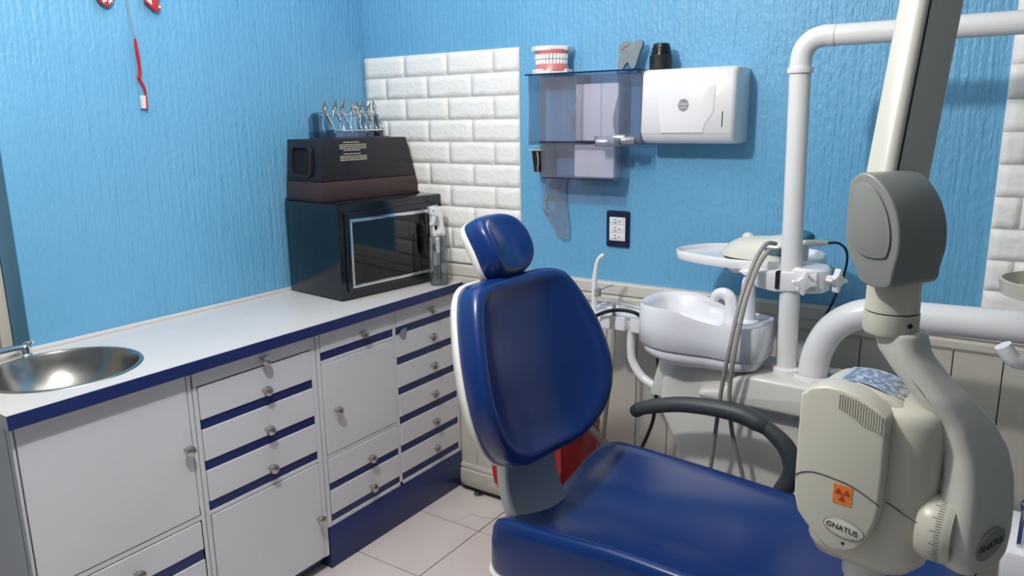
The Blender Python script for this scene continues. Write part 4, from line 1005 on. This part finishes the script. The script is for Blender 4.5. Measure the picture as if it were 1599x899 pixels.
# ribs under the top front edge
for k in range(17):
    x = .052+k*.0034; tp_ = 1.0095-.0062*((x-.045)/.062)**2*3.2
    MB().box((x,tp_-.036+.010*abs(k-10)/10,-.001),(x+.0015,tp_-.006,.0012),HFm).build('rib', 'xgrey', XR)
# parting line
pl_ = [(-.0005,.868),(.012,.877),(.030,.8815),(.056,.880),(.077,.8765),(.098,.868),(.1155,.859)]
MB().tube([HFm@Vector((x,y,.0003)) for x,y in pl_], .0007, 6).build('parting_line', 'ink', XR)
MB().tube([HFm@Vector((x,y,-.0225)) for x,y in [(.1165,.858),(.130,.852),(.145,.845),(.158,.841)]], .0007, 6).build('parting_line', 'ink', XR)
# sticker and badge
stk = MB().box((.055,.846,-.001),(.080,.874,.0008),HFm).build('warning_sticker', 'orange', XR)
tf = MB(); cx, cy = .0675,.8605
tf.prism(superell(.0017,.0017,2,14,cx,cy), .0008,.0012,HFm)
for a0 in (90+60-30, 0+30-30, 270-30):
    pts = [(cx+r_*math.cos(math.radians(a_)), cy+r_*math.sin(math.radians(a_))) for r_, rng in ((.0028,range(0,61,10)),(.0098,range(60,-1,-10))) for a_ in [a0+d_ for d_ in rng]]
    tf.prism(pts, .0008,.0012,HFm)
tf.build('trefoil', 'trefoil', stk)
BG = HFm @ Matrix.Translation((.0725,.811,0)) @ Matrix.Rotation(-.10,4,'Z')
bg = MB().prism(superell(.0265,.0128,2.0,40), -.001, .0014, BG).build('badge', 'badge', XR, bevel=.0006)
MB().rings([[(x*s,y*s,z) for x,y in superell(.0265,.0128,2,40)] for s,z in ((1.0,.0002),(1.05,.0002),(1.05,.0010),(1.0,.0016))], False, BG).build('badge_rim', 'xgrey2', bg)
text_mb('GNATUS', .0108, .0003, BG @ Matrix.Translation((-.002,0,.0018))).build('badge_text', 'ink', bg)
MB().prism(superell(.0022,.0022,2,14,.073,.789), -.001,.0006,HFm).build('screw_hole', 'ink', XR)
# angle dial at the right of the head
DT = frame(HO+hu*.174-hn*.062+zz*.826, -hn, zz, hu) @ Matrix.Diagonal((.90,.90,1,1))
MB().lathe([(0,-.02),(.046,-.02),(.052,-.010),(.052,.012),(.049,.018),(.047,.022),(0,.022)], 48, DT).build('angle_dial', 'xgrey', XR)
tk = MB()
for k in range(30):
    a_ = PI*.55+k*.075; c_, s_ = math.cos(a_), math.sin(a_); L2 = .012 if k % 5 == 0 else .007
    tk.add([(.0523*math.cos(a_+d1),.0523*math.sin(a_+d1),z) for d1,z in ((-.008,.011),(.008,.011),(.008,.011-L2),(-.008,.011-L2))], [(0,1,2,3)], DT)
tk.build('dial_marks', 'ink', XR)
# spacer cone below
MB().lathe([(0,0),(.030,0),(.030,-.03),(.026,-.035),(.026,-.16),(.023,-.16),(.023,-.04),(0,-.04)], 28, HB2 @ Matrix.Translation((.085,.07,.745))).build('spacer_cone', 'unitwhite', XR)

# ------------------------------------------------------------------ right edge: delivery unit
DE = thing('delivery_unit', 'white instrument delivery unit with a rimmed dish at the right edge', 'delivery unit', (2.32,-.55,0))
MB().lathe([(0,1.030),(.085,1.030),(.10,1.034),(.106,1.062),(.100,1.063),(.094,1.040),(0,1.037)], 40, Matrix.Translation((2.172,-.44,0))).build('dish', 'xgrey', DE)
MB().tube([(2.235,-.44,1.030),(2.26,-.46,.99),(2.32,-.52,.97)], .012, 12).build('dish_arm', 'white', DE)
MB().tube([(2.088,-.633,.978),(2.096,-.631,.965),(2.108,-.626,.952),(2.135,-.61,.946),(2.22,-.58,.945),(2.32,-.55,.945)], .0135, 16).build('handle', 'white', DE)
MB().tube([(2.32,-.55,.03),(2.32,-.55,1.0)], .03, 20).build('post', 'white', DE)
MB().prism(superell(.16,.16,2,32,2.32,-.55), 0, .03).build('foot', 'white', DE, bevel=.005)
MB().box((2.125,-.70,.55),(2.40,-.52,.635)).build('instrument_block', 'white', DE, bevel=.012)
for k in range(2):
    MB().lathe([(0,.60),(.006,.60),(.008,.64),(.007,.70),(.010,.705),(.011,.716),(.008,.724),(0,.727)], 16, Matrix.Translation((2.152+k*.05,-.672,0))).build('handpiece', 'chrome', DE)
